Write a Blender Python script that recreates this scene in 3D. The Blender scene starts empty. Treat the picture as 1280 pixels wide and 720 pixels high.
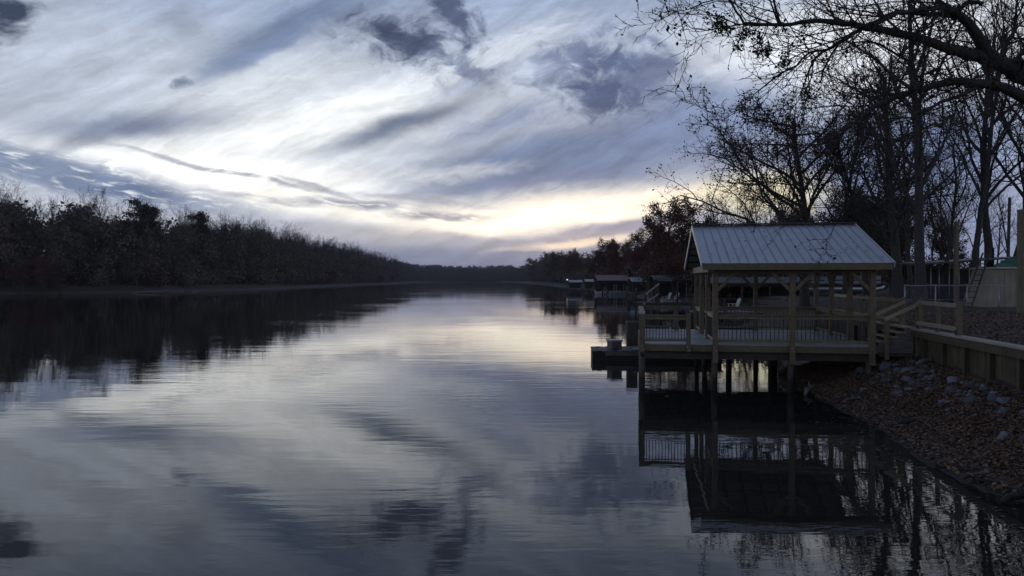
import bpy, math, random
import numpy as np
from mathutils import Vector, Matrix

S = bpy.context.scene
COL = S.collection
rad = math.radians

# ------------------------------------------------------------------ camera
CAM = Vector((0.0, 0.0, 3.07))
F = 950.0
PITCH = math.atan(10.0 / F)
cam_data = bpy.data.cameras.new('camera')
cam = bpy.data.objects.new('camera', cam_data)
COL.objects.link(cam)
cam.location = CAM
cam.rotation_euler = (math.pi / 2 - PITCH, 0, 0)
cam_data.sensor_width = 36.0
cam_data.lens = 36.0 * F / 1280.0
cam_data.clip_start = 0.1
cam_data.clip_end = 9000.0
S.camera = cam


def ray(x, y):
    a, b = x - 640.0, 360.0 - y
    c, s = math.cos(PITCH), math.sin(PITCH)
    return Vector((a, F * c + b * s, -F * s + b * c))


def pix(x, y, d):
    """the point d metres away (along the view) that the photograph shows at pixel x, y"""
    r = ray(x, y)
    return CAM + r * (d / r.y)


def azel(x, y):
    r = ray(x, y).normalized()
    return math.degrees(math.atan2(r.x, r.y)), math.degrees(math.asin(r.z))


def srgb(r, g, b):
    def f(c):
        c /= 255.0
        return c / 12.92 if c <= 0.04045 else ((c + 0.055) / 1.055) ** 2.4
    return (f(r), f(g), f(b), 1.0)


# ------------------------------------------------------------------ object helpers
def tag(o, label=None, cat=None, group=None, kind=None):
    if label: o['label'] = label
    if cat: o['category'] = cat
    if group: o['group'] = group
    if kind: o['kind'] = kind
    return o


def thing(name, label, cat, loc=(0, 0, 0), rz=0.0, group=None):
    o = bpy.data.objects.new(name, None)
    o.empty_display_size = 0.2
    COL.objects.link(o)
    o.location = loc
    o.rotation_euler = (0, 0, rz)
    return tag(o, label, cat, group)


class MB:
    """collects boxes, beams and tubes; build() links them as one mesh object"""
    def __init__(self):
        self.v, self.f, self.m = [], [], []

    def quad(self, a, b, c, d, mi=0):
        n = len(self.v)
        self.v += [tuple(a), tuple(b), tuple(c), tuple(d)]
        self.f.append((n, n + 1, n + 2, n + 3)); self.m.append(mi)

    def poly(self, pts, mi=0):
        n = len(self.v)
        self.v += [tuple(p) for p in pts]
        self.f.append(tuple(range(n, n + len(pts)))); self.m.append(mi)

    def hexa(self, p, mi=0):
        n = len(self.v)
        self.v += [tuple(q) for q in p]
        for f in ((0, 3, 2, 1), (4, 5, 6, 7), (0, 1, 5, 4), (1, 2, 6, 5), (2, 3, 7, 6), (3, 0, 4, 7)):
            self.f.append(tuple(n + i for i in f)); self.m.append(mi)
        return self

    def box(self, x0, x1, y0, y1, z0, z1, mi=0):
        return self.hexa([(x0, y0, z0), (x1, y0, z0), (x1, y1, z0), (x0, y1, z0),
                          (x0, y0, z1), (x1, y0, z1), (x1, y1, z1), (x0, y1, z1)], mi)

    def beam(self, a, b, w, h, mi=0, up=(0, 0, 1)):
        a, b = Vector(a), Vector(b)
        d = (b - a).normalized()
        s = d.cross(Vector(up))
        if s.length < 1e-4: s = d.cross(Vector((1, 0, 0)))
        s.normalize(); t = s.cross(d)
        s *= w / 2; t *= h / 2
        return self.hexa([a - s - t, a + s - t, a + s + t, a - s + t, b - s - t, b + s - t, b + s + t, b - s + t], mi)

    def tube(self, pts, rs, k=8, cap=True, mi=0):
        pts = [Vector(p) for p in pts]
        if not hasattr(rs, '__len__'): rs = [rs] * len(pts)
        n0 = len(self.v)
        ref = None
        for i, p in enumerate(pts):
            d = (pts[min(i + 1, len(pts) - 1)] - pts[max(i - 1, 0)]).normalized()
            if ref is None:
                ref = d.cross(Vector((0.3, 0.9, 0.1)))
                if ref.length < 1e-3: ref = d.cross(Vector((1, 0, 0)))
            s = (ref - d * ref.dot(d)).normalized(); t = d.cross(s); ref = s
            for j in range(k):
                a = 2 * math.pi * j / k
                self.v.append(tuple(p + s * (rs[i] * math.cos(a)) + t * (rs[i] * math.sin(a))))
        for i in range(len(pts) - 1):
            for j in range(k):
                a, b = n0 + i * k + j, n0 + i * k + (j + 1) % k
                self.f.append((a, b, b + k, a + k)); self.m.append(mi)
        if cap:
            self.f.append(tuple(n0 + j for j in range(k))[::-1]); self.m.append(mi)
            e = n0 + (len(pts) - 1) * k
            self.f.append(tuple(e + j for j in range(k))); self.m.append(mi)
        return self

    def mesh(self, name, mats, smooth=False, bevel=0.0):
        me = bpy.data.meshes.new(name)
        me.from_pydata(self.v, [], self.f)
        for m in (mats if isinstance(mats, (list, tuple)) else [mats]): me.materials.append(m)
        if any(self.m): me.polygons.foreach_set('material_index', self.m)
        if smooth: me.polygons.foreach_set('use_smooth', [True] * len(me.polygons))
        me.update()
        return me

    def build(self, name, mats, parent=None, smooth=False, bevel=0.0):
        o = bpy.data.objects.new(name, self.mesh(name, mats, smooth))
        COL.objects.link(o)
        if parent: o.parent = parent
        if bevel:
            b = o.modifiers.new('bevel', 'BEVEL'); b.width = bevel; b.segments = 2; b.limit_method = 'ANGLE'
        return o


def np_mesh(name, V, Q, mats, mi=None, tri=False, smooth=False):
    """fast mesh from numpy arrays of vertices and quads"""
    k = Q.shape[1]
    me = bpy.data.meshes.new(name)
    me.vertices.add(len(V)); me.vertices.foreach_set('co', V.astype(np.float32).ravel())
    me.loops.add(Q.size); me.loops.foreach_set('vertex_index', Q.astype(np.int32).ravel())
    me.polygons.add(len(Q))
    me.polygons.foreach_set('loop_start', np.arange(0, Q.size, k, dtype=np.int32))
    for m in (mats if isinstance(mats, (list, tuple)) else [mats]): me.materials.append(m)
    if mi is not None: me.polygons.foreach_set('material_index', mi.astype(np.int32))
    if smooth: me.polygons.foreach_set('use_smooth', np.ones(len(Q), dtype=bool))
    me.update(calc_edges=True)
    return me


def link(name, me, parent=None):
    o = bpy.data.objects.new(name, me); COL.objects.link(o)
    if parent: o.parent = parent
    return o


def copy_tree(o, parent=None):
    c = o.copy(); COL.objects.link(c)
    if parent: c.parent = parent
    for ch in list(o.children): copy_tree(ch, c)
    return c


# ------------------------------------------------------------------ materials
def new_mat(name):
    m = bpy.data.materials.new(name); m.use_nodes = True
    nt = m.node_tree; b = nt.nodes['Principled BSDF']
    return m, nt, b


def ramp(nt, stops, fac):
    r = nt.nodes.new('ShaderNodeValToRGB')
    e = r.color_ramp.elements
    e[0].position, e[0].color = stops[0][0], (*stops[0][1][:3], 1)
    e[1].position, e[1].color = stops[1][0], (*stops[1][1][:3], 1)
    for p, c in stops[2:]:
        q = e.new(p); q.color = (*c[:3], 1)
    nt.links.new(fac, r.inputs['Fac'])
    return r.outputs['Color']


def noise(nt, scale, detail=4, rough=0.6, vec=None, dist=0.0):
    n = nt.nodes.new('ShaderNodeTexNoise')
    n.inputs['Scale'].default_value = scale; n.inputs['Detail'].default_value = detail
    n.inputs['Roughness'].default_value = rough; n.inputs['Distortion'].default_value = dist
    if vec is not None: nt.links.new(vec, n.inputs['Vector'])
    return n


def mapping(nt, vec, scale=(1, 1, 1), loc=(0, 0, 0), rot=(0, 0, 0), t='POINT'):
    m = nt.nodes.new('ShaderNodeMapping'); m.vector_type = t
    m.inputs['Scale'].default_value = scale; m.inputs['Location'].default_value = loc; m.inputs['Rotation'].default_value = rot
    nt.links.new(vec, m.inputs['Vector'])
    return m.outputs['Vector']


def math_node(nt, op, a, b=None, c=None, clamp=False):
    m = nt.nodes.new('ShaderNodeMath'); m.operation = op; m.use_clamp = clamp
    for i, v in enumerate((a, b, c)):
        if v is None: continue
        if isinstance(v, (int, float)): m.inputs[i].default_value = v
        else: nt.links.new(v, m.inputs[i])
    return m.outputs[0]


def mix_col(nt, fac, a, b, blend='MIX'):
    m = nt.nodes.new('ShaderNodeMix'); m.data_type = 'RGBA'; m.blend_type = blend
    for sock, v in ((m.inputs['Factor'], fac), (m.inputs['A'], a), (m.inputs['B'], b)):
        pass
    ins = {'f': m.inputs[0], 'a': m.inputs[6], 'b': m.inputs[7]}
    for k, v in (('f', fac), ('a', a), ('b', b)):
        if isinstance(v, (int, float)): ins[k].default_value = v
        elif isinstance(v, tuple): ins[k].default_value = (*v[:3], 1)
        else: nt.links.new(v, ins[k])
    return m.outputs[2]


def bump(nt, b, height, strength=0.5, dist=0.01):
    n = nt.nodes.new('ShaderNodeBump'); n.inputs['Strength'].default_value = strength; n.inputs['Distance'].default_value = dist
    nt.links.new(height, n.inputs['Height']); nt.links.new(n.outputs['Normal'], b.inputs['Normal'])


def wood(name, c0, c1, grain=(3, 3, 30), rough=0.75, bd=0.004, var=0.25):
    m, nt, b = new_mat(name)
    tc = nt.nodes.new('ShaderNodeTexCoord').outputs['Object']
    g = noise(nt, 2.2, 6, 0.65, mapping(nt, tc, grain), 0.6)
    col = ramp(nt, [(0.3, c0), (0.7, c1)], g.outputs['Fac'])
    st = noise(nt, 1.7, 3, 0.5, tc)
    col = mix_col(nt, ramp(nt, [(0.42, (0, 0, 0)), (0.72, (var, var, var))], st.outputs['Fac']), col, tuple(x * 0.45 for x in c0))
    gi = nt.nodes.new('ShaderNodeNewGeometry')
    rnd = math_node(nt, 'MULTIPLY_ADD', gi.outputs['Random Per Island'], 0.5, 0.75)
    mul = nt.nodes.new('ShaderNodeVectorMath'); mul.operation = 'SCALE'
    nt.links.new(col, mul.inputs[0]); nt.links.new(rnd, mul.inputs['Scale'])
    nt.links.new(mul.outputs[0], b.inputs['Base Color'])
    b.inputs['Roughness'].default_value = rough
    bump(nt, b, g.outputs['Fac'], 0.6, bd)
    return m


def plain(name, c, rough=0.6, metal=0.0, nscale=6.0, amp=0.25, bumpd=0.0):
    m, nt, b = new_mat(name)
    tc = nt.nodes.new('ShaderNodeTexCoord').outputs['Object']
    n = noise(nt, nscale, 5, 0.6, tc)
    col = ramp(nt, [(0.3, tuple(x * (1 - amp) for x in c)), (0.7, tuple(min(1, x * (1 + amp)) for x in c))], n.outputs['Fac'])
    nt.links.new(col, b.inputs['Base Color'])
    nt.links.new(math_node(nt, 'MULTIPLY_ADD', n.outputs['Fac'], 0.25, max(0.02, rough - 0.12)), b.inputs['Roughness'])
    b.inputs['Metallic'].default_value = metal
    if bumpd: bump(nt, b, n.outputs['Fac'], 0.7, bumpd)
    return m


def leaf_mat(name, cols, rough=0.8):
    m, nt, b = new_mat(name)
    gi = nt.nodes.new('ShaderNodeNewGeometry')
    n = len(cols)
    col = ramp(nt, [(i / max(1, n - 1), c) for i, c in enumerate(cols)], gi.outputs['Random Per Island'])
    nt.links.new(col, b.inputs['Base Color']); b.inputs['Roughness'].default_value = rough
    b.inputs['Specular IOR Level'].default_value = 0.2
    return m


M = {}
M['treated'] = wood('treated_wood', (0.155, 0.122, 0.075), (0.27, 0.222, 0.145), (4, 4, 4))
M['treated_pale'] = wood('pale_treated_wood', (0.36, 0.30, 0.20), (0.50, 0.43, 0.31), (4, 4, 4))
M['deck'] = wood('deck_boards', (0.30, 0.31, 0.33), (0.42, 0.43, 0.46), (1.2, 14, 8), rough=0.5, var=0.35)
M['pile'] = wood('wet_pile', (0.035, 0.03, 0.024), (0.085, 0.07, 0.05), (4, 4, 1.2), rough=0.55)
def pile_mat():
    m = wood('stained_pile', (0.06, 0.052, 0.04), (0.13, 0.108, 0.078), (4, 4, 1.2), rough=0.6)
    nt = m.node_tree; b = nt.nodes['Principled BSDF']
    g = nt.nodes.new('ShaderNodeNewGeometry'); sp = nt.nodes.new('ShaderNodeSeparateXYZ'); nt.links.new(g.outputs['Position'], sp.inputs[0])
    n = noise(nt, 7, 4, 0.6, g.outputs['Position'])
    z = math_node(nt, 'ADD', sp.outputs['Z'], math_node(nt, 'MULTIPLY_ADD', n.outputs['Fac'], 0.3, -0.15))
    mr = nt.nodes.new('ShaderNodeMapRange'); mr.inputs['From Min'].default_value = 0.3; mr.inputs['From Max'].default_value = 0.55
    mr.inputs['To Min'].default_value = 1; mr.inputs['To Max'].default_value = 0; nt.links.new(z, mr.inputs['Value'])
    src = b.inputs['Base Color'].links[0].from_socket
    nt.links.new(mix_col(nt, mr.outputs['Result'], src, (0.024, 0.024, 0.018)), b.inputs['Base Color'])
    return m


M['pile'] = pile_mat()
M['old_wood'] = wood('weathered_wood', (0.10, 0.09, 0.085), (0.24, 0.22, 0.21), (1.5, 9, 9), rough=0.8)
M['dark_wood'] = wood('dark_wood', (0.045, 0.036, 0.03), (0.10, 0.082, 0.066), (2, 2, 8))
M['wall_wood'] = wood('wall_timber', (0.075, 0.06, 0.036), (0.15, 0.12, 0.072), (9, 9, 1.0), var=0.5)
M['cap_wood'] = wood('cap_timber', (0.36, 0.32, 0.25), (0.52, 0.47, 0.39), (5, 1, 5))
M['black_metal'] = plain('black_metal', (0.03, 0.03, 0.032), 0.45, 0.0)
def sheet_mat():
    m, nt, b = new_mat('galvanised_metal')
    tc = nt.nodes.new('ShaderNodeTexCoord').outputs['Object']
    n1 = noise(nt, 1.0, 5, 0.6, mapping(nt, tc, (5.0, 0.5, 0.5))); n2 = noise(nt, 0.8, 4, 0.6, tc)
    f = math_node(nt, 'ADD', math_node(nt, 'MULTIPLY', n1.outputs['Fac'], 0.6), math_node(nt, 'MULTIPLY', n2.outputs['Fac'], 0.4))
    nt.links.new(ramp(nt, [(0.32, (0.44, 0.45, 0.475)), (0.68, (0.64, 0.655, 0.69))], f), b.inputs['Base Color'])
    nt.links.new(math_node(nt, 'MULTIPLY_ADD', n1.outputs['Fac'], 0.35, 0.25), b.inputs['Roughness'])
    b.inputs['Metallic'].default_value = 0.8
    return m


M['galv'] = sheet_mat()
M['trim'] = plain('pale_metal_trim', (0.62, 0.60, 0.58), 0.4, 0.3, 3.0, 0.08)
def lamp_mat():
    m, nt, b = new_mat('lit_dock_lamp')
    b.inputs['Base Color'].default_value = (0.8, 0.78, 0.72, 1)
    b.inputs['Emission Color'].default_value = (1.0, 0.95, 0.85, 1); b.inputs['Emission Strength'].default_value = 0.7
    return m


M['lamp'] = lamp_mat()
M['hull_white'] = plain('dull_white_hull', (0.36, 0.36, 0.37), 0.5, 0.0, 3.0, 0.1)
M['white'] = plain('white_plastic', (0.58, 0.58, 0.57), 0.5, 0.0, 4.0, 0.08)
M['pole_metal'] = plain('grey_pipe', (0.36, 0.38, 0.40), 0.45, 0.6, 4.0, 0.15)
M['tan'] = plain('tan_panel', (0.36, 0.31, 0.235), 0.75, 0.0, 1.5, 0.2)
M['green'] = plain('green_tarp', (0.05, 0.20, 0.12), 0.6, 0.0, 2.0, 0.25)
M['red_roof'] = plain('red_roof_metal', (0.22, 0.085, 0.08), 0.5, 0.0, 1.0, 0.2)
M['blue_roof'] = plain('blue_grey_roof_metal', (0.33, 0.36, 0.44), 0.5, 0.3, 1.0, 0.12)
M['grey_roof'] = plain('grey_roof_metal', (0.48, 0.47, 0.46), 0.5, 0.2, 1.0, 0.12)
M['dark_panel'] = plain('dark_panel', (0.035, 0.037, 0.042), 0.7, 0.0, 2.0, 0.3)
M['dark_roof'] = plain('dark_roof_sheet', (0.07, 0.07, 0.075), 0.6, 0.0, 2.0, 0.3)
M['alu'] = plain('aluminium', (0.42, 0.44, 0.47), 0.35, 0.8, 3.0, 0.08)
M['boat_panel'] = plain('boat_panel', (0.30, 0.33, 0.38), 0.45, 0.0, 3.0, 0.06)
M['blue'] = plain('navy_canvas', (0.035, 0.05, 0.12), 0.8, 0.0, 3.0, 0.25)
M['red_cloth'] = plain('faded_red_cloth', (0.36, 0.06, 0.06), 0.85, 0.0, 3.0, 0.2)
M['bark'] = plain('bark', (0.064, 0.058, 0.055), 0.9, 0.0, 14.0, 0.5, 0.03)
M['bark_grey'] = plain('grey_bark', (0.072, 0.068, 0.066), 0.9, 0.0, 9.0, 0.5, 0.03)
M['bark_pale'] = plain('pale_bark', (0.17, 0.155, 0.14), 0.9, 0.0, 6.0, 0.35)
M['twig'] = plain('twig_bark', (0.075, 0.064, 0.058), 0.9, 0.0, 8.0, 0.3)
M['leaf_brown'] = leaf_mat('dry_brown_leaves', [(0.045, 0.026, 0.016), (0.085, 0.042, 0.024), (0.06, 0.036, 0.025), (0.115, 0.055, 0.03)])
M['leaf_red'] = leaf_mat('russet_leaves', [(0.10, 0.045, 0.032), (0.17, 0.07, 0.045), (0.12, 0.06, 0.042), (0.21, 0.09, 0.052)])
M['leaf_pine'] = leaf_mat('dark_needles', [(0.035, 0.04, 0.026), (0.06, 0.06, 0.04), (0.045, 0.048, 0.032)])
M['leaf_wood'] = leaf_mat('woodland_leaves', [(0.125, 0.108, 0.095), (0.17, 0.128, 0.104), (0.14, 0.125, 0.10), (0.22, 0.14, 0.10)])
M['leaf_mistle'] = leaf_mat('mistletoe_leaves', [(0.025, 0.035, 0.015), (0.045, 0.055, 0.025)])
M['litter'] = leaf_mat('fallen_leaf_litter', [(0.105, 0.066, 0.045), (0.19, 0.118, 0.08), (0.26, 0.18, 0.13), (0.15, 0.094, 0.07), (0.34, 0.25, 0.185)])


def rock_mat(name, c):
    m, nt, b = new_mat(name)
    tc = nt.nodes.new('ShaderNodeTexCoord').outputs['Object']
    n = noise(nt, 5, 8, 0.65, tc)
    col = ramp(nt, [(0.3, tuple(x * 0.5 for x in c)), (0.55, c), (0.8, tuple(min(1, x * 1.35) for x in c))], n.outputs['Fac'])
    oi = nt.nodes.new('ShaderNodeObjectInfo')
    mul = nt.nodes.new('ShaderNodeVectorMath'); mul.operation = 'SCALE'
    nt.links.new(col, mul.inputs[0]); nt.links.new(math_node(nt, 'MULTIPLY_ADD', oi.outputs['Random'], 0.9, 0.5), mul.inputs['Scale'])
    nt.links.new(mul.outputs[0], b.inputs['Base Color']); b.inputs['Roughness'].default_value = 0.8
    bump(nt, b, n.outputs['Fac'], 0.8, 0.03)
    return m


M['rock'] = rock_mat('grey_rock', (0.19, 0.195, 0.23))
M['rib_shade'] = plain('roof_rib_shade', (0.36, 0.37, 0.39), 0.5, 0.75, 2.0, 0.12)  # shadow lines along the roof ribs, put into the colour as a darker metal
M['dark_rock'] = rock_mat('dark_wet_rock', (0.035, 0.033, 0.032))


def ground_mat():
    m, nt, b = new_mat('bank_ground')
    g = nt.nodes.new('ShaderNodeNewGeometry')
    pos = g.outputs['Position']
    sep = nt.nodes.new('ShaderNodeSeparateXYZ'); nt.links.new(pos, sep.inputs[0])
    n1 = noise(nt, 0.9, 6, 0.6, pos); n2 = noise(nt, 9, 6, 0.7, pos); n3 = noise(nt, 40, 3, 0.7, pos)
    litter = ramp(nt, [(0.3, (0.024, 0.017, 0.014)), (0.5, (0.066, 0.045, 0.036)), (0.72, (0.12, 0.085, 0.068))], n2.outputs['Fac'])
    mud = ramp(nt, [(0.3, (0.075, 0.061, 0.054)), (0.7, (0.15, 0.127, 0.113))], n1.outputs['Fac'])
    h = math_node(nt, 'ADD', sep.outputs['Z'], math_node(nt, 'MULTIPLY_ADD', n1.outputs['Fac'], 0.55, -0.27))
    h = math_node(nt, 'ADD', h, math_node(nt, 'MULTIPLY_ADD', n2.outputs['Fac'], 0.3, -0.15))
    mr = nt.nodes.new('ShaderNodeMapRange'); mr.inputs['From Min'].default_value = 0.16; mr.inputs['From Max'].default_value = 0.5
    nt.links.new(h, mr.inputs['Value'])
    col = mix_col(nt, mr.outputs['Result'], mud, litter)
    damp = nt.nodes.new('ShaderNodeMapRange'); damp.inputs['From Min'].default_value = 0.02; damp.inputs['From Max'].default_value = 0.10
    damp.inputs['To Min'].default_value = 0.75; damp.inputs['To Max'].default_value = 0.0
    nt.links.new(math_node(nt, 'ADD', sep.outputs['Z'], math_node(nt, 'MULTIPLY_ADD', n2.outputs['Fac'], 0.12, -0.06)), damp.inputs['Value'])
    col = mix_col(nt, damp.outputs['Result'], col, (0.03, 0.025, 0.022))
    nt.links.new(col, b.inputs['Base Color'])
    wet = nt.nodes.new('ShaderNodeMapRange'); wet.inputs['From Min'].default_value = 0.0; wet.inputs['From Max'].default_value = 0.25
    wet.inputs['To Min'].default_value = 0.8; wet.inputs['To Max'].default_value = 0.92
    nt.links.new(sep.outputs['Z'], wet.inputs['Value']); nt.links.new(wet.outputs['Result'], b.inputs['Roughness'])
    hh = math_node(nt, 'ADD', n2.outputs['Fac'], math_node(nt, 'MULTIPLY', n3.outputs['Fac'], 0.5))
    bump(nt, b, hh, 0.9, 0.05)
    return m


M['ground'] = ground_mat()


def water_mat():
    m, nt, b = new_mat('river_water')
    g = nt.nodes.new('ShaderNodeNewGeometry'); pos = g.outputs['Position']
    b.inputs['Base Color'].default_value = (0.026, 0.026, 0.022, 1)
    b.inputs['Roughness'].default_value = 0.015
    b.inputs['IOR'].default_value = 1.333
    # long low ripples, a finer chop in wind patches, and calm lanes between
    patch = noise(nt, 1.0, 3, 0.55, mapping(nt, pos, (0.035, 0.075, 0.05)), 0.4)
    pm = nt.nodes.new('ShaderNodeMapRange'); pm.interpolation_type = 'SMOOTHSTEP'
    pm.inputs['From Min'].default_value = 0.42; pm.inputs['From Max'].default_value = 0.66
    pm.inputs['To Min'].default_value = 0.10; pm.inputs['To Max'].default_value = 1.0
    nt.links.new(patch.outputs['Fac'], pm.inputs['Value'])
    swell = noise(nt, 1.0, 2, 0.5, mapping(nt, pos, (0.28, 0.8, 0.5), rot=(0, 0, rad(8))), 0.3)
    rip = noise(nt, 1.0, 3, 0.5, mapping(nt, pos, (0.75, 3.6, 1.0), rot=(0, 0, rad(-4))), 0.4)
    fine = noise(nt, 1.0, 2, 0.5, mapping(nt, pos, (5.0, 9.0, 1.0), rot=(0, 0, rad(14))), 0.3)
    h = math_node(nt, 'MULTIPLY', swell.outputs['Fac'], WATER[0])
    h = math_node(nt, 'ADD', h, math_node(nt, 'MULTIPLY', math_node(nt, 'MULTIPLY', rip.outputs['Fac'], pm.outputs['Result']), WATER[1]))
    h = math_node(nt, 'ADD', h, math_node(nt, 'MULTIPLY', math_node(nt, 'MULTIPLY', fine.outputs['Fac'], pm.outputs['Result']), WATER[2]))
    bump(nt, b, h, 1.0, 1.0)
    return m


WATER = (0.0048, 0.0046, 0.0005)
M['water'] = water_mat()

# ------------------------------------------------------------------ the pavilion's own axes (9.2 degrees off the view)
ANG = rad(9.2)
PO = Vector((5.61, 21.0, 0.0))
UX, UY = math.cos(ANG), -math.sin(ANG)
VX, VY = math.sin(ANG), math.cos(ANG)


def W(xl, yl, z=0.0):
    return Vector((PO.x + xl * UX + yl * VX, PO.y + xl * UY + yl * VY, z))


def toL(X, Y):
    dx, dy = X - PO.x, Y - PO.y
    return dx * UX + dy * UY, dx * VX + dy * VY
# ------------------------------------------------------------------ sky: Nishita dusk sky behind dusk clouds, all by direction
def build_world():
    w = bpy.data.worlds.new('World'); S.world = w; w.use_nodes = True
    nt = w.node_tree; N = nt.nodes; L = nt.links
    N.clear()
    out = N.new('ShaderNodeOutputWorld'); bg = N.new('ShaderNodeBackground'); L.new(bg.outputs[0], out.inputs[0])
    bg.inputs['Strength'].default_value = 0.1
    sky = N.new('ShaderNodeTexSky'); sky.sky_type = 'NISHITA'; sky.sun_disc = False
    saz, sel = azel(700, 268)
    sky.sun_elevation = rad(3.0); sky.sun_rotation = rad(saz)
    sky.altitude = 50; sky.air_density = 1.0; sky.dust_density = 2.0
    d = N.new('ShaderNodeTexCoord').outputs['Generated']
    sep = N.new('ShaderNodeSeparateXYZ'); L.new(d, sep.inputs[0])
    az = math_node(nt, 'MULTIPLY', math_node(nt, 'ARCTAN2', sep.outputs['X'], sep.outputs['Y']), 57.29578)
    el = math_node(nt, 'MULTIPLY', math_node(nt, 'ARCSINE', sep.outputs['Z']), 57.29578)
    comb = N.new('ShaderNodeCombineXYZ'); L.new(az, comb.inputs[0]); L.new(el, comb.inputs[1])
    P = comb.outputs[0]

    def vadd(a, b):
        v = N.new('ShaderNodeVectorMath'); v.operation = 'ADD'; L.new(a, v.inputs[0]); L.new(b, v.inputs[1]); return v.outputs[0]

    def warp(src, scale, detail, amp, rot, rough=0.55):
        n = noise(nt, 1.0, detail, rough, mapping(nt, src, scale, rot=(0, 0, rad(rot)), loc=(3.1, 7.7, 0.4)))
        v = N.new('ShaderNodeVectorMath'); v.operation = 'SUBTRACT'; L.new(n.outputs['Color'], v.inputs[0]); v.inputs[1].default_value = (0.5, 0.5, 0.5)
        v2 = N.new('ShaderNodeVectorMath'); v2.operation = 'MULTIPLY'; L.new(v.outputs[0], v2.inputs[0]); v2.inputs[1].default_value = (amp[0], amp[1], 0)
        return v2.outputs[0]

    Q = vadd(P, warp(P, (0.11, 0.2, 1), 5, (7.0, 3.2), -14))
    Q = vadd(Q, warp(P, (0.55, 1.0, 1), 6, (1.7, 1.0), -14, 0.65))
    R = vadd(P, warp(P, (0.16, 0.35, 1), 6, (3.0, 1.3), -10, 0.6))     # gentler, for the long bands
    # texture fields
    def rmap(v, sx, sy, deg, z=0.0):                # stretched noise whose streaks run at DEG
        return mapping(nt, v, (1 / sx, 1 / sy, 1), (z, z * .7, -z), (0, 0, rad(deg)), 'TEXTURE')

    streak = noise(nt, 1.0, 7, 0.62, rmap(Q, 0.07, 0.42, 17), 0.2).outputs['Fac']
    puff = noise(nt, 1.0, 7, 0.62, mapping(nt, R, (0.38, 0.75, 1), loc=(11, 3, 0)), 0.2).outputs['Fac']
    ripple = noise(nt, 1.0, 4, 0.55, rmap(R, 0.55, 2.6, -8), 0.3).outputs['Fac']

    fiber = noise(nt, 1.0, 9, 0.68, rmap(Q, 0.10, 0.85, 20, 40), 0.1).outputs['Fac']
    fan = noise(nt, 1.0, 8, 0.62, rmap(R, 0.06, 1.1, 31, 80), 0.15).outputs['Fac']
    shred = noise(nt, 1.0, 9, 0.64, mapping(nt, R, (0.42, 0.62, 1), loc=(21, 8, 2)), 0.5).outputs['Fac']
    K = 10.0                                        # background strength is 0.1

    def C(r, g, b, k=1.0):
        c = srgb(r, g, b); return tuple(x * K * k for x in c[:3])

    ef = N.new('ShaderNodeMapRange'); ef.inputs['From Min'].default_value = -2; ef.inputs['From Max'].default_value = 90
    L.new(el, ef.inputs['Value'])

    def e(deg): return (deg + 2) / 92.0
    base = ramp(nt, [(0.0, C(118, 120, 140)), (1.0, C(64, 72, 94)),
                     (e(0.5), C(140, 145, 168)), (e(3), C(176, 178, 194)), (e(8), C(200, 203, 216)), (e(14), C(192, 199, 214)),
                     (e(20), C(160, 173, 200)), (e(27), C(132, 147, 180)), (e(38), C(104, 119, 154)), (e(60), C(76, 87, 112))], ef.outputs[0])
    col = base

    def blob(px, py, wx, wy, rot, c, k, src, tex=None, tl=0.35, th=0.65, inner=0.25, outer=1.25, gain=1.0):
        """a patch of cloud or glow by direction: half-widths in degrees"""
        nonlocal col
        a0, e0 = azel(px, py)
        m = mapping(nt, src, (wx / 16.6, wy / 16.6, 1), (a0, e0, 0), (0, 0, rad(rot)), 'TEXTURE')
        ln = N.new('ShaderNodeVectorMath'); ln.operation = 'LENGTH'; L.new(m, ln.inputs[0])
        if tex == 'c':                              # a torn scrap of cloud: ragged edges and holes
            val = math_node(nt, 'ADD', math_node(nt, 'SUBTRACT', 1.0, ln.outputs['Value']), math_node(nt, 'MULTIPLY_ADD', shred, 2.5, -1.25))
            t = N.new('ShaderNodeMapRange'); t.interpolation_type = 'SMOOTHSTEP'
            t.inputs['From Min'].default_value = tl; t.inputs['From Max'].default_value = th; t.inputs['To Max'].default_value = k
            L.new(val, t.inputs['Value'])
            col = mix_col(nt, t.outputs['Result'], col, C(*c, gain)); return
        mr = N.new('ShaderNodeMapRange'); mr.interpolation_type = 'SMOOTHSTEP'
        mr.inputs['From Min'].default_value = outer; mr.inputs['From Max'].default_value = inner
        mr.inputs['To Min'].default_value = 0.0; mr.inputs['To Max'].default_value = k
        L.new(ln.outputs['Value'], mr.inputs['Value'])
        f = mr.outputs['Result']
        if tex is not None:
            t = N.new('ShaderNodeMapRange'); t.interpolation_type = 'SMOOTHSTEP'
            t.inputs['From Min'].default_value = tl; t.inputs['From Max'].default_value = th
            L.new(tex, t.inputs['Value'])
            f = math_node(nt, 'MULTIPLY', f, t.outputs['Result'])
        col = mix_col(nt, f, col, C(*c, gain))

    for b in SKY: blob(*b[:7], {'Q': Q, 'R': R, 'P': P}[b[7]], {'s': streak, 'p': puff, 'r': ripple, 'f': fiber, 'c': 'c', '': None}[b[8]], *b[9:])
    # wispy light and dark threads over everything
    th = math_node(nt, 'MULTIPLY_ADD', streak, 0.8, 0.60)
    th = math_node(nt, 'MULTIPLY', th, math_node(nt, 'MULTIPLY_ADD', puff, 0.3, 0.85))
    th = math_node(nt, 'MULTIPLY', th, math_node(nt, 'MULTIPLY_ADD', fiber, 0.65, 0.68))
    hi = N.new('ShaderNodeMapRange'); hi.interpolation_type = 'SMOOTHSTEP'
    hi.inputs['From Min'].default_value = 2.5; hi.inputs['From Max'].default_value = 9.0; L.new(el, hi.inputs['Value'])
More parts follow.
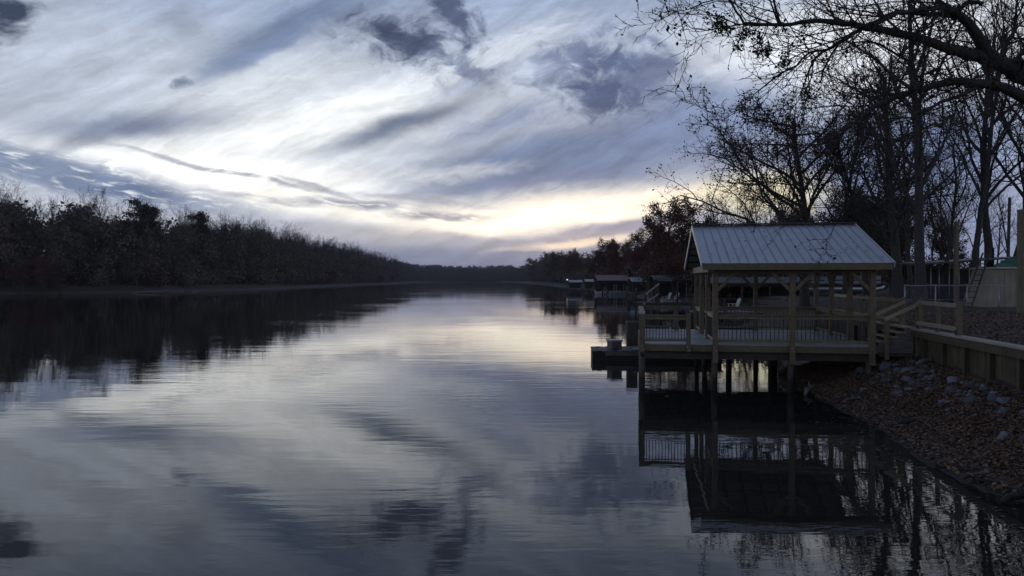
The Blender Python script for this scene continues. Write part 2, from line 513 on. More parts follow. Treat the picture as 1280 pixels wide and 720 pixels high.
    fa = math_node(nt, 'MULTIPLY', math_node(nt, 'SUBTRACT', fan, 0.49), math_node(nt, 'MULTIPLY_ADD', hi.outputs[0], 0.6, 0.05))
    th = math_node(nt, 'MULTIPLY', th, math_node(nt, 'ADD', fa, 1.0))
    v = N.new('ShaderNodeVectorMath'); v.operation = 'SCALE'; L.new(col, v.inputs[0]); L.new(th, v.inputs['Scale'])
    col = v.outputs[0]
    # the sky away from the sunset is darker: cosine of the angle to the sunset
    sd = (math.sin(rad(saz)), math.cos(rad(saz)), 0.0)
    dt = N.new('ShaderNodeVectorMath'); dt.operation = 'DOT_PRODUCT'; L.new(d, dt.inputs[0]); dt.inputs[1].default_value = sd
    back = N.new('ShaderNodeMapRange'); back.interpolation_type = 'SMOOTHSTEP'
    back.inputs['From Min'].default_value = -0.3; back.inputs['From Max'].default_value = 0.75
    back.inputs['To Min'].default_value = BACK; back.inputs['To Max'].default_value = 1.0
    L.new(dt.outputs['Value'], back.inputs['Value'])
    v = N.new('ShaderNodeVectorMath'); v.operation = 'SCALE'; L.new(col, v.inputs[0]); L.new(back.outputs[0], v.inputs['Scale'])
    col = v.outputs[0]
    tv = N.new('ShaderNodeVectorMath'); tv.operation = 'MULTIPLY'; L.new(col, tv.inputs[0]); tv.inputs[1].default_value = (0.965, 1.0, 1.015)
    fin = mix_col(nt, 0.02, tv.outputs[0], sky.outputs[0])
    L.new(fin, bg.inputs['Color'])
    w.cycles.sampling_method = 'MANUAL'; w.cycles.sample_map_resolution = 1024

    ld = bpy.data.lights.new('sun', 'SUN'); lo = bpy.data.objects.new('sun', ld); COL.objects.link(lo)
    ld.energy = 0.04; ld.angle = rad(150); ld.color = (1.0, 0.86, 0.66)
    dirv = ray(700, 268).normalized()
    lo.rotation_euler = (-dirv).to_track_quat('-Z', 'Y').to_euler()
    lo.location = (0, 0, 60)


BACK = 0.7
# px, py, half-width, half-height (photo pixels as angles), tilt, colour, strength, coordinates, texture, [tex low, high, inner, outer, gain]
SKY = [
    # pale lit cloud
    (330, 170, 340, 112, 6, (232, 235, 241), .85, 'R', ''),
    (60, 105, 180, 110, 0, (186, 193, 209), .8, 'R', ''),
    (600, 105, 190, 60, 10, (200, 208, 226), .7, 'R', 's', .35, .62),
    (640, 60, 120, 20, 24, (228, 231, 238), .6, 'R', 's', .35, .6),
    (590, 105, 70, 18, 10, (150, 160, 188), .6, 'Q', ''),
    (1100, 60, 260, 85, 0, (242, 244, 250), .95, 'R', ''),
    (370, 165, 200, 34, 14, (250, 249, 248), .8, 'R', '', .3, .6, .25, 1.25, 1.06),
    (310, 230, 330, 40, -4, (250, 247, 242), .92, 'R', '', .3, .6, .2, 1.25, 1.32),
    # blue-grey bands
    (705, 200, 270, 56, 9, (112, 130, 163), 1.0, 'R', '', .3, .6, .3, 1.25),
    (880, 150, 140, 62, 5, (126, 141, 176), .9, 'R', ''),
    (640, 238, 200, 16, 7, (126, 139, 172), .85, 'R', 's', .3, .55),
    (500, 157, 125, 16, 19, (112, 127, 154), .95, 'R', '', .3, .6, .1, 1.3),
    (620, 150, 150, 22, 14, (132, 145, 176), .85, 'R', 's', .3, .58),
    (375, 28, 165, 27, 26, (110, 126, 158), .9, 'R', '', .3, .6, .05, 1.3),
    (310, 70, 90, 14, 30, (122, 138, 172), .75, 'R', ''),
    (230, 28, 34, 24, 0, (142, 150, 168), .6, 'Q', ''),
    (165, 158, 125, 18, 9, (130, 139, 166), .9, 'R', '', .3, .6, .05, 1.3),
    (110, 170, 60, 10, 30, (140, 148, 168), .6, 'R', ''),
    (440, 135, 130, 24, 20, (250, 251, 253), .9, 'R', '', .3, .6, .1, 1.25),
    (560, 215, 110, 12, 6, (226, 226, 230), .6, 'Q', 's', .3, .6),
    (830, 40, 90, 40, 10, (190, 198, 214), .5, 'R', 's'),
    # low right and behind the trees
    (1120, 200, 190, 80, 0, (128, 143, 186), .9, 'R', ''),
    (1180, 300, 180, 60, 0, (138, 148, 182), .85, 'R', ''),
    # horizon band
    (520, 322, 330, 30, 0, (136, 148, 176), .98, 'R', ''),
    (430, 292, 130, 12, -4, (166, 168, 186), .75, 'R', ''),
    # warm glow
    (660, 270, 310, 34, 5, (240, 234, 224), .5, 'R', ''),
    (470, 266, 190, 17, -6, (253, 245, 232), .88, 'R', '', .3, .6, .25, 1.25, 1.25),
    (700, 266, 195, 25, 5, (255, 236, 216), 1.0, 'R', '', .3, .6, .25, 1.25, 1.65),
    (850, 246, 130, 13, 8, (255, 236, 214), .98, 'R', '', .3, .6, .25, 1.2, 1.25),
    (955, 240, 90, 34, 0, (253, 240, 205), .95, 'R', '', .3, .6, .2, 1.2),
    (1004, 262, 14, 10, 0, (255, 236, 180), 1.0, 'P', ''),
    (720, 302, 120, 7, 5, (255, 232, 206), .95, 'R', '', .3, .6, .1, 1.2, 1.2),
    (640, 272, 75, 14, 4, (255, 250, 230), .95, 'R', '', .3, .6, .1, 1.2, 1.35),
    (640, 250, 200, 16, 6, (246, 243, 238), .55, 'R', 's', .3, .6),
    # grey bars across the glow
    (780, 285, 120, 9, 6, (164, 164, 182), .95, 'R', ''),
    (720, 294, 70, 4, 4, (184, 174, 184), .8, 'R', ''),
    (545, 272, 80, 7, 0, (158, 160, 178), .9, 'R', 'r', .25, .55),
    (440, 257, 95, 8, -3, (156, 160, 180), .95, 'R', 'r', .25, .55),
    (330, 250, 80, 4, -8, (190, 190, 200), .7, 'R', 'r', .3, .55),
    (610, 302, 80, 7, -6, (166, 168, 184), .7, 'R', ''),
    (520, 250, 110, 5, -4, (176, 176, 190), .7, 'R', 'r', .3, .55),
    # rippled sheet low on the left and the old contrail
    (100, 222, 220, 26, -10, (112, 128, 164), 1.0, 'R', 'r', .22, .52),
    (20, 205, 120, 20, -6, (140, 152, 176), .8, 'R', 'r', .25, .55),
    (285, 216, 160, 3.4, -11, (164, 167, 182), .85, 'R', 'p', .25, .5),
    (400, 238, 60, 4, -14, (170, 172, 186), .8, 'R', 'p', .25, .5),
    # dark cumulus scraps
    (505, 52, 92, 44, -10, (104, 114, 142), .85, 'R', 'c', -.1, .9),
    (508, 50, 84, 40, -10, (68, 79, 108), .95, 'R', 'c', .15, 1.0),
    (588, 86, 70, 20, -30, (112, 123, 152), .8, 'R', 'c', .15, 1.0),
    (570, 20, 66, 26, -42, (82, 94, 124), .95, 'R', 'c', .0, .8),
    (775, 98, 120, 58, 0, (104, 118, 152), .9, 'R', 'c', -.1, .8),
    (752, 112, 84, 44, -20, (78, 92, 126), .9, 'R', 'c', .1, .95),
    (740, 78, 80, 26, 0, (88, 102, 136), .85, 'R', 'c', .1, .9),
    (690, 85, 60, 26, 15, (132, 144, 172), .7, 'R', 'c', .0, .8),
    (-6, 18, 36, 30, 0, (58, 68, 90), .98, 'R', 'c', -.1, .8),
    (228, 104, 15, 8, 0, (112, 121, 143), .85, 'R', 'c', -.1, .8),
    (110, 78, 40, 14, 10, (176, 182, 196), .6, 'R', 'c', .0, .8),
]

# ------------------------------------------------------------------ terrain
RIGHT = [(30, -40), (16, -8), (12, 0), (10.2, 5), (8.6, 8.2), (7.35, 9.9), (7.0, 10.6), (6.9, 11.7), (7.2, 13.5), (7.8, 17.2), (8.0, 20.1),
         (8.5, 24), (10.0, 28), (12.5, 36), (15, 46), (17, 60), (20, 100), (24, 150), (27, 220), (26, 330), (23, 500), (20, 700), (12, 950), (-20, 1120)]
LEFT = [(-60, 1150), (-118, 1050), (-108, 850), (-103, 700), (-95, 500), (-87, 330), (-83, 250), (-88, 200), (-112, 167), (-150, 145), (-230, 125),
        (-420, 105), (-1200, 60), (-1200, -400), (30, -400)]
RIVER = np.array(RIGHT + LEFT, dtype=float)


def river_dist(X, Y):
    """distance to the shoreline, negative in the river"""
    n = len(RIVER)
    best = np.full(X.shape, 1e9); inside = np.zeros(X.shape, dtype=bool)
    for i in range(n):
        ax, ay = RIVER[i]; bx, by = RIVER[(i + 1) % n]
        dx, dy = bx - ax, by - ay
        t = np.clip(((X - ax) * dx + (Y - ay) * dy) / (dx * dx + dy * dy), 0, 1)
        best = np.minimum(best, np.hypot(X - ax - t * dx, Y - ay - t * dy))
        c = (ay > Y) != (by > Y)
        if by != ay: inside ^= c & (X < dx * (Y - ay) / (by - ay) + ax)
    return np.where(inside, -best, best)


def sstep(a, b, x):
    t = np.clip((x - a) / (b - a), 0, 1); return t * t * (3 - 2 * t)


def wob(X, Y, s, seed):
    r = np.random.RandomState(seed); h = 0
    for k in range(6):
        a = r.uniform(0, 2 * np.pi); f = s * r.uniform(0.6, 1.9)
        h = h + np.sin((X * np.cos(a) + Y * np.sin(a)) * f + r.uniform(0, 6.28))
    return h / 6


WALL_X = 5.25           # the timber wall runs along the pavilion's y axis at this x
WALL_Y0, WALL_Y1 = -16.0, 9.5
LAWN = 1.78


def height(X, Y):
    X = np.asarray(X, float); Y = np.asarray(Y, float)
    d = river_dist(X, Y)
    d = d + (0.17 * wob(X, Y, 2.4, 4) + 0.10 * wob(X, Y, 7.5, 14)) * sstep(60, 20, np.hypot(X - 7, Y - 15))
    xl = (X - PO.x) * UX + (Y - PO.y) * UY; yl = (X - PO.x) * VX + (Y - PO.y) * VY
    near = sstep(WALL_Y1 + 3, WALL_Y1 - 1, yl) * (yl < WALL_Y1 + 3) * sstep(WALL_Y0 - 3, WALL_Y0 + 1, yl) * (X > 0)
    bed = -1.6 * sstep(0, 9, -d)
    slope = np.where(d < 0.6, 0.18 * d, 0.108 + (d - 0.6) * 0.46)
    bank = np.minimum(slope, 1.14 + 0.05 * wob(X, Y, 1.5, 2)) + 0.035 * wob(X, Y, 3.6, 7) * sstep(0.2, 1, d)
    lawn = LAWN + 0.05 * wob(X, Y, 0.5, 9) * sstep(6.0, 8.0, xl)
    z_near = np.where(xl > WALL_X + 0.05, lawn, bank)
    z_far = np.where(X > 0, LAWN * sstep(0, 4.2, d) + sstep(30, 300, d) * 3.0, 1.75 * sstep(0, 7, d) + sstep(9, 60, d) * 4.5)
    z_far = z_far + 0.12 * wob(X, Y, 0.35, 11) * sstep(0, 3, d)
    land = near * z_near + (1 - near) * z_far
    return np.where(d < 0, bed, land)


def hgt(x, y): return float(height(np.array([x]), np.array([y]))[0])


def axis(stops):
    out = []
    for (a, b, s) in stops:
        out += list(np.arange(a, b - 1e-6, s))
    out.append(stops[-1][1]); return np.array(out)


def build_terrain():
    xs = axis([(-4500, -1300, 400), (-1300, -300, 60), (-300, -140, 12), (-140, -70, 1.0), (-70, -10, 12), (-10, 0, 2), (0, 2, .4), (2, 5.0, .1), (5.0, 5.26, .08)])
    xs2 = axis([(5.34, 6, .2), (6, 14, .6), (14, 40, 2), (40, 140, 8), (140, 500, 45), (500, 4500, 400)])
    xs = np.concatenate([xs[:-1], [5.26], [5.31], xs2])
    ys = axis([(-900, -100, 80), (-100, -22, 8), (-22, -16, .8), (-16, 2, .11), (2, 14, .4), (14, 60, 2), (60, 130, 8), (130, 430, 2), (430, 1250, 20), (1250, 6000, 400)])
    XL, YL = np.meshgrid(xs, ys)
    X = PO.x + XL * UX + YL * VX; Y = PO.y + XL * UY + YL * VY
    Z = height(X, Y)
    V = np.stack([X, Y, Z], -1).reshape(-1, 3)
    nx, ny = len(xs), len(ys)
    i = (np.arange(ny - 1)[:, None] * nx + np.arange(nx - 1)[None]).ravel()
    Q = np.stack([i, i + 1, i + 1 + nx, i + nx], 1)
    o = link('ground', np_mesh('ground', V, Q, M['ground'], smooth=True)); tag(o, kind='structure')
    b = MB(); b.quad((-4500, -900, 0), (4500, -900, 0), (4500, 6000, 0), (-4500, 6000, 0))
    tag(b.build('water', M['water']), kind='structure')


def build_haze():
    m = bpy.data.materials.new('river_haze'); m.use_nodes = True
    nt = m.node_tree; nt.nodes.clear()
    o = nt.nodes.new('ShaderNodeOutputMaterial'); v = nt.nodes.new('ShaderNodeVolumePrincipled')
    v.inputs['Color'].default_value = (0.82, 0.86, 0.95, 1); v.inputs['Density'].default_value = HAZE
    nt.links.new(v.outputs[0], o.inputs['Volume'])
    b = MB(); b.box(-6500, 6500, -2600, 7600, -2.8, 46)
    tag(b.build('haze', m), kind='stuff')


HAZE = 0.00017
build_world()
build_terrain()
build_haze()
# ------------------------------------------------------------------ the pavilion on its deck
PX = [0.0, 2.03, 4.07]              # post lines across
PYS = [0.0, 2.1, 4.2, 6.3]          # post lines away from the camera
DZ = 1.29                           # deck top
BAL = {'n': 0}


def railing(root, a, b, z0, z1, n, own=True, wood_mat='treated', cap=0.14):
    """one railing panel between two posts: cap, sub rail and bottom rail; thin dark balusters as its pieces"""
    a, b = Vector(a), Vector(b)
    m = MB()
    up = Vector((0, 0, 1))
    m.beam(a + up * (z1 - .02), b + up * (z1 - .02), cap, .038)
    m.beam(a + up * (z1 - .085), b + up * (z1 - .085), .04, .088)
    m.beam(a + up * (z0 + .04), b + up * (z0 + .04), .04, .075)
    r = m.build('railing', M[wood_mat], root, bevel=.004)
    if n:
        many = MB()
        for i in range(n):
            p = a.lerp(b, (i + 0.5) / n)
            mb = MB() if own and BAL['n'] < 100 else many
            mb.box(p.x - .0095, p.x + .0095, p.y - .0095, p.y + .0095, z0 + .075, z1 - .13)
            if mb is not many:
                mb.build('baluster', M['black_metal'], r); BAL['n'] += 1
        if many.v:
            tag(many.build('balusters', M['black_metal'], r), kind='stuff')
    return r


def build_pavilion():
    root = thing('pavilion', 'open timber pavilion with a ribbed metal gable roof on a railed deck over the water', 'pavilion', PO, -ANG)
    ph = .07
    # piles under the deck
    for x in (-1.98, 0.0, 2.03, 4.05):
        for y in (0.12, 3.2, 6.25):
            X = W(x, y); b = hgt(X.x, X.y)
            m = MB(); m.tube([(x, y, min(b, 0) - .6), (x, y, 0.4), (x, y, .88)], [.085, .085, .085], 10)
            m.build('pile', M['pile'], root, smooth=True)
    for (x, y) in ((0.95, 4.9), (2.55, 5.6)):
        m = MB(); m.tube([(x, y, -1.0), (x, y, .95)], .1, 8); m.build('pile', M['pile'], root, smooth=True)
    # floor frame
    m = MB()
    m.box(-2.02, 4.2, .003, .043, 1.085, 1.262); o = m.build('fascia', M['treated'], root, bevel=.004)
    m = MB(); m.box(-2.02, 4.2, 6.36, 6.40, 1.085, 1.262); m.build('fascia', M['treated'], root)
    for x in (-2.062, 4.203):
        m = MB(); m.box(x, x + .04, .003, 6.40, 1.085, 1.262); m.build('fascia', M['treated'], root)
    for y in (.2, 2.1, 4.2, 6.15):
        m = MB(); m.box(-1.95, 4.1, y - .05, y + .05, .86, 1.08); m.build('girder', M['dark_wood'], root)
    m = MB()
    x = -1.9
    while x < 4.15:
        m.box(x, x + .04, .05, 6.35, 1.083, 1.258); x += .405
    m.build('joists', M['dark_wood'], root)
    # deck boards run across
    m = MB(); y = -.012
    while y < 6.38:
        m.box(-2.04, 4.22, y, y + .138, 1.264, DZ); y += .142
    m.build('deck_floor', M['deck'], root)
    # posts: front ones are bolted outside the fascia and reach below it
    def post(x, y, z0, z1, w=.14):
        mm = MB(); mm.box(x - w / 2, x + w / 2, y - w / 2, y + w / 2, z0, z1); p = mm.build('post', M['treated'], root, bevel=.006)
        if y < 0:
            for zb in (1.13, 1.22):
                b_ = MB(); b_.tube([(x + (.025 if zb < 1.2 else -.025), y - w / 2 + .001, zb), (x + (.025 if zb < 1.2 else -.025), y - w / 2 - .014, zb)], .014, 8); b_.build('bolt', M['galv'], p)
    for x in PX: post(x, -.086, .79, 3.262)
    for y in PYS[1:3]:
        for x in (PX[0], PX[2]): post(x, y, DZ + .002, 3.262)
    for x in PX: post(x, PYS[3], DZ + .002, 3.262)
    # headers and braces
    m = MB(); m.box(-.2, 4.27, -.156, -.06, 3.264, 3.44); m.build('header_beam', M['treated'], root, bevel=.004)
    m = MB(); m.box(-.2, 4.27, 6.25, 6.35, 3.264, 3.44); m.build('header_beam', M['treated'], root, bevel=.004)
    for x in (-.086, 4.156):
        m = MB(); m.box(x - .045, x + .045, -.2, 6.42, 3.30, 3.50); m.build('tie_beam', M['treated_pale'], root, bevel=.004)
    def brace(x, y, dx, dy, s=.46):
        mm = MB(); mm.beam((x, y, 3.25 - s), (x + dx * s, y + dy * s, 3.262), .085, .085, up=(dy, dx, .01)); mm.build('knee_brace', M['treated'], root)
    for y in (-.086, 6.3):
        for x, s in ((PX[0], (1,)), (PX[1], (-1, 1)), (PX[2], (-1,))):
            for k in s: brace(x + .06 * k, y, k, 0)
    for x in (PX[0], PX[2]):
        for y, s in ((-.086, (1,)), (2.1, (-1, 1)), (4.2, (-1, 1)), (6.3, (-1,))):
            for k in s: brace(x, y + .06 * k, 0, k, .36)
    # roof
    x0, x1, ye0, ye1, yr, ze, zr = -.37, 4.46, -.5, 6.8, 3.15, 3.53, 4.80
    def sheet(y0, y1):
        mm = MB(); prof = [(x0, 0)]
        step = .2445; n = int((x1 - x0) / step + .5); step = (x1 - x0) / n
        for i in range(1, n):
            c = x0 + i * step
            prof += [(c - .021, 0), (c - .012, .024), (c + .012, .024), (c + .021, 0)]
            prof += [(c + step * .33 - .012, 0), (c + step * .33, .005), (c + step * .33 + .012, 0)] if i < n else []
        prof.append((x1, 0))
        def zz(y): return ze + (zr - ze) * (1 - abs(y - yr) / (yr - ye0))
        for (xa, ha), (xb, hb) in zip(prof, prof[1:]):
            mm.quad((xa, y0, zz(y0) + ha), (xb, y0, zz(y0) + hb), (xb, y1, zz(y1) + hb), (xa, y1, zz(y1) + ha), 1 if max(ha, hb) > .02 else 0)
            mm.quad((xa, y0, zz(y0) - .012), (xa, y1, zz(y1) - .012), (xb, y1, zz(y1) - .012), (xb, y0, zz(y0) - .012))
            mm.quad((xa, y0, zz(y0) - .012), (xb, y0, zz(y0) - .012), (xb, y0, zz(y0) + hb), (xa, y0, zz(y0) + ha))
        return mm
    roof = sheet(ye0, yr - .002).build('roof', [M['galv'], M['rib_shade']], root)
    r2 = sheet(ye1, yr + .002).build('roof', [M['galv'], M['rib_shade']], root)
    m = MB(); m.beam((x0 - .03, yr, zr + .028), (x1 + .03, yr, zr + .028), .26, .03); m.build('ridge_cap', M['dark_roof'], roof)
    for x in (x0 - .025, x1 + .025):
        for ye in (ye0, ye1):
            m = MB(); m.beam((x, ye - .02 * (1 if ye < 0 else -1), ze - .06), (x, yr + (-.001 if ye < 0 else .001), zr - .055), .03, .15, up=(0, 0, 1))
            m.build('rake_trim', M['trim'], root)
    for ye in (ye0 + .03, ye1 - .03):
        m = MB(); m.box(x0 + .01, x1 - .01, ye - .02, ye + .02, ze - .19, ze - .022); m.build('eave_board', M['treated'], root, bevel=.003)
    for i in range(9):
        x = x0 + .03 + i * (x1 - x0 - .06) / 8
        m = MB()
        for ye in (ye0 + .055, ye1 - .055):
            m.beam((x, ye, ze - .07), (x, yr, zr - .105), .038, .13)
        m.build('rafter', M['dark_wood'], root)
    m = MB()
    for k in range(1, 6):
        for s in (-1, 1):
            y = yr + s * k * .62; z = zr - k * .62 * (zr - ze) / (yr - ye0) - .028
            m.box(x0 + .02, x1 - .02, y - .045, y + .045, z - .018, z + .008)
    m.build('purlins', M['dark_wood'], root)
    # railings
    z0, z1 = DZ + .07, 2.13
    BAL['n'] = 0
    railing(root, (PX[0] + .07, -.075, 0), (PX[1] - .07, -.075, 0), z0, z1, 17)
    railing(root, (PX[1] + .07, -.075, 0), (PX[2] - .07, -.075, 0), z0, z1, 17)
    # small deck on the left: front, left side, back
    post(-1.98, -.06, 1.05, 2.13, .15); post(-.72, -.075, 1.08, 2.16, .12)
    post(-1.98, 6.28, DZ + .002, 2.14, .12); post(-.72, 6.28, DZ + .002, 2.14, .12); post(-1.98, 3.1, DZ + .002, 2.10, .12)
    railing(root, (-1.9, -.06, 0), (-.78, -.06, 0), z0, z1 - .03, 13)
    railing(root, (-1.92, 6.28, 0), (-.78, 6.28, 0), z0, z1, 11)
    railing(root, (PX[0] + .07, 6.3, 0), (PX[1] - .07, 6.3, 0), z0, z1, 16)
    railing(root, (PX[1] + .07, 6.3, 0), (PX[2] - .07, 6.3, 0), z0, z1, 16)
    railing(root, (-1.98, .03, 0), (-1.98, 3.04, 0), z0, z1, 24, False, 'treated_pale', .17)
    railing(root, (-1.98, 3.16, 0), (-1.98, 6.2, 0), z0, z1, 24, False, 'treated_pale', .17)
    railing(root, (0, .0, 0), (0, 2.03, 0), z0, z1, 16, False, 'treated_pale')
    railing(root, (0, 4.27, 0), (0, 6.22, 0), z0, z1, 16, False, 'treated_pale')
    railing(root, (PX[2], 2.17, 0), (PX[2], 4.12, 0), z0, z1, 16, False)
    railing(root, (PX[2], 4.27, 0), (PX[2], 6.22, 0), z0, z1, 16, False)


def build_stairs():
    root = thing('wooden_stairs', 'short timber stairs with two sloping handrails from the pavilion deck up to the lawn', 'stairs', PO, -ANG)
    tr = [(4.24, 4.53, 1.43), (4.45, 4.74, 1.56), (4.66, 4.95, 1.69), (4.87, 5.16, 1.82)]
    for a, b, z in tr:
        m = MB(); m.box(a, b, .02, 1.08, z - .038, z); m.build('tread', M['treated_pale'], root, bevel=.004)
    for y in (.05, 1.01):
        m = MB()
        pts = [(4.26, 1.12), (5.14, 1.12), (5.14, 1.779)]
        for a, b, z in tr[::-1]: pts += [(b - .03, z - .04), (a + .03, z - .04)]
        # dedupe the sawtooth and drop to the foot
        lo = [(x, y, z) for x, z in pts]; hi = [(x, y + .04, z) for x, z in pts]
        m.poly(lo); m.poly(hi[::-1])
        for i in range(len(lo)):
            j = (i + 1) % len(lo); m.quad(lo[i], hi[i], hi[j], lo[j])
        m.build('stringer', M['old_wood'], root)
    m = MB(); m.box(4.26, 5.16, .0, .04, 1.02, 1.115); m.build('base_board', M['dark_wood'], root)
    for x, y, za, zb in ((4.44, -.06, .95, 2.06), (5.22, -.06, .9, 2.5), (4.36, 1.15, 1.2, 2.08), (5.2, 1.15, 1.2, 2.5)):
        m = MB(); m.box(x - .055, x + .055, y - .05, y + .05, za, zb); m.build('post', M['treated'], root, bevel=.005)
    for y in (-.14, 1.08):
        m = MB(); m.beam((4.36, y, 2.02), (5.26, y, 2.47), .045, .09); m.build('handrail', M['treated_pale'], root, bevel=.004)


def build_wall():
    root = thing('retaining_wall', 'brown timber retaining wall with a pale cap board holding up the leaf covered lawn', 'retaining wall', PO, -ANG)
    y0, y1 = WALL_Y0, WALL_Y1
    m = MB(); y = y0
    rng = random.Random(3)
    while y < y1:
        w = .19 + rng.uniform(-.01, .01)
        m.box(WALL_X - .022 + rng.uniform(-.004, .004), WALL_X + .02, y, y + w - .006, .5, 1.735); y += w
    m.build('face_boards', M['wall_wood'], root)
    y = y0 + .5; k = 0
    while y < y1:
        if abs(y - .1) > .3:
            m = MB(); m.box(WALL_X - .125, WALL_X - .027, y - .06, y + .06, .4, 1.70); m.build('post', M['wall_wood'], root, bevel=.006)
        y += 1.24; k += 1
    for za, zb, mat in ((1.56, 1.728, 'wall_wood'),):
        m = MB(); m.box(WALL_X - .168, WALL_X - .128, y0, y1, za, zb); m.build('waler', M[mat], root, bevel=.004)
    y = y0
    for a, b in ((y0, -9.2), (-9.195, -4.6), (-4.595, 0.0), (0.005, 4.8), (4.805, y1)):
        m = MB(); m.box(WALL_X - .18, WALL_X + .13, a, b, 1.738, 1.785); m.build('cap_board', M['cap_wood'], root, bevel=.005)


def guard(label, y0, y1, n, z1):
    root = thing('guard_rail', label, 'railing', W(WALL_X, y0, 1.787), -ANG)
    L_ = y1 - y0
    for i in range(n + 1):
        y = L_ * i / n
        big = i in (0, n)
        w = .055 if big else .042
        m = MB(); m.box(-w, w, y - w, y + w, 0, z1 + (.05 if big else .03)); m.build('post', M['treated'], root, bevel=.004)
        m = MB(); m.box(-w - .012, -w - .004, y - w, y + w, .0, .12); m.build('post_bracket', M['black_metal'], root)
    m = MB(); m.box(-.09, -.05, .0, L_, z1 - .10, z1); m.build('top_rail', M['treated_pale'], root, bevel=.003)
    m = MB(); m.box(-.09, -.05, .0, L_, .10, .20); m.build('bottom_rail', M['treated_pale'], root, bevel=.003)


def build_old_dock():
    c = pix(780, 440, 29.4)
    root = thing('old_dock', 'low weathered grey dock sagging over the water beyond the pavilion', 'dock', (c.x, c.y, 0), -rad(4))
    m = MB(); rng = random.Random(5)
    x = -1.25
    for k in range(26):
        w = .19
        dz = rng.uniform(-.012, .012) - .05 * max(0, (0.2 - x)) * .4
        m.hexa([(x, -.62 + rng.uniform(-.05, .05), .36 + dz), (x + w - .012, -.62 + rng.uniform(-.05, .05), .36 + dz), (x + w - .012, 1.1, .38 + dz), (x, 1.1, .38 + dz),
                (x, -.62, .40 + dz), (x + w - .012, -.62, .40 + dz), (x + w - .012, 1.1, .42 + dz), (x, 1.1, .42 + dz)])
        x += w
    m.build('deck_boards', M['old_wood'], root)
    for y in (-.55, 1.0):
        m = MB(); m.box(-1.2, 3.6, y - .04, y + .04, -.12, .345); m.build('frame_beam', M['pile'], root)
    m = MB(); m.box(-.75, 3.5, -.63, -.592, .20, .34); m.build('edge_board', M['old_wood'], root)
    m = MB(); m.hexa([(.35, -.5, .425), (1.5, -.2, .425), (1.46, -.05, .425), (.31, -.35, .425), (.35, -.5, .46), (1.5, -.2, .46), (1.46, -.05, .46), (.31, -.35, .46)]); m.build('loose_plank', M['grey_roof'], root)
    m = MB(); m.box(-1.24, -1.19, -.6, 1.08, -.12, .34); m.build('end_board', M['pile'], root)
    for x in (-1.05, .3, 1.6, 3.0):
        for y in (-.45, .95):
            m = MB(); m.tube([(x, y, -1.4), (x, y, .33)], .075, 8); m.build('pile', M['pile'], root, smooth=True)
    # the box that stands on it
    b = thing('dock_box', 'grey wooden box with an overhanging lid standing on the low weathered dock', 'box', tuple(pix(768, 437, 29.3).xy) + (.425,), rad(14))
    m = MB(); m.box(-.20, .20, -.27, .27, .0, .29); m.build('body', M['old_wood'], b, bevel=.006)
    m = MB(); m.box(-.235, .235, -.31, .31, .292, .35); m.build('lid', M['grey_roof'], b, bevel=.006)
    p = thing('mooring_post', 'dark square mooring post rising beside the box behind the low dock', 'post', tuple(pix(790, 420, 30.9).xy) + (0,), .1)
    m = MB(); m.box(-.22, .22, -.1, .1, -1.2, 1.35); m.build('shaft', M['pile'], p, bevel=.01)
    m = MB(); m.box(-.24, .24, -.12, .12, 1.352, 1.40); m.build('top_board', M['old_wood'], p)


build_pavilion(); build_stairs(); build_wall()
guard('short timber guard rail on the wall cap to the right of the stairs', -2.55, -.12, 2, .74)
guard('long timber guard rail on the wall cap running away behind the pavilion', 1.2, 8.9, 9, .76)
build_old_dock()
# ------------------------------------------------------------------ trees
UP = np.array([0, 0, 1.0])


def nrm(v): return v / (math.sqrt(float(v @ v)) + 1e-9)


def rot_about(v, axis, a):
    c, s = math.cos(a), math.sin(a)
    return v * c + np.cross(axis, v) * s + axis * (float(axis @ v)) * (1 - c)


def spread_dir(d, ang, az):
    ref = np.array([0, 0, 1.0]) if abs(d[2]) < .9 else np.array([1.0, 0, 0])
    a = nrm(np.cross(d, ref)); b = np.cross(d, a)
    return nrm(d * math.cos(ang) + (a * math.cos(az) + b * math.sin(az)) * math.sin(ang))


def grow(rng, p, d, L, r, lev, T, out):
    n = T['seg'][lev]; step = L / n
    pts = [p]; rs = [r]; dirs = [d]
    tip = T['tip'][lev]
    for i in range(n):
        d = nrm(d + rng.normal(0, T['wob'][lev], 3) + UP * T['up'][lev])
        p = p + d * step
        pts.append(p); dirs.append(d); rs.append(r * (1 - (1 - tip) * ((i + 1) / n) ** .8))
    out.append((lev, np.array(pts), np.array(rs)))
    sprout(rng, pts, rs, dirs, L, lev, T, out)


def sprout(rng, pts, rs, dirs, L, lev, T, out, dens=1.0):
    if lev + 1 >= T['levels']: return
    n = len(pts) - 1
    k = T['n'][lev]
    k = max(1, int(round(k * dens * rng.uniform(.8, 1.2))))
    az = rng.uniform(0, 6.28); t0 = T['t0'][lev]
    for i in range(k):
        t = t0 + (1 - t0) * (i + rng.uniform(.1, .9)) / k
        f = min(t * n, n - 1e-3); j = int(f); u = f - j
        q = pts[j] * (1 - u) + pts[j + 1] * u
        rr = rs[j] * (1 - u) + rs[j + 1] * u
        az += 2.4 + rng.uniform(-.6, .6)
        ang = T['ang'][lev] * rng.uniform(.65, 1.3)
        dd = spread_dir(dirs[min(j + 1, n)], ang, az)
        shape = T['shape'](t) if lev == 0 and 'shape' in T else (1 - .45 * t)
        LL = L * T['lr'][lev] * shape * rng.uniform(.7, 1.3)
        r2 = max(T['rmin'], min(rr * .8, T['rr'][lev] * rs[0] * (1 - .4 * t)))
        grow(rng, q, dd, LL, r2, lev + 1, T, out)


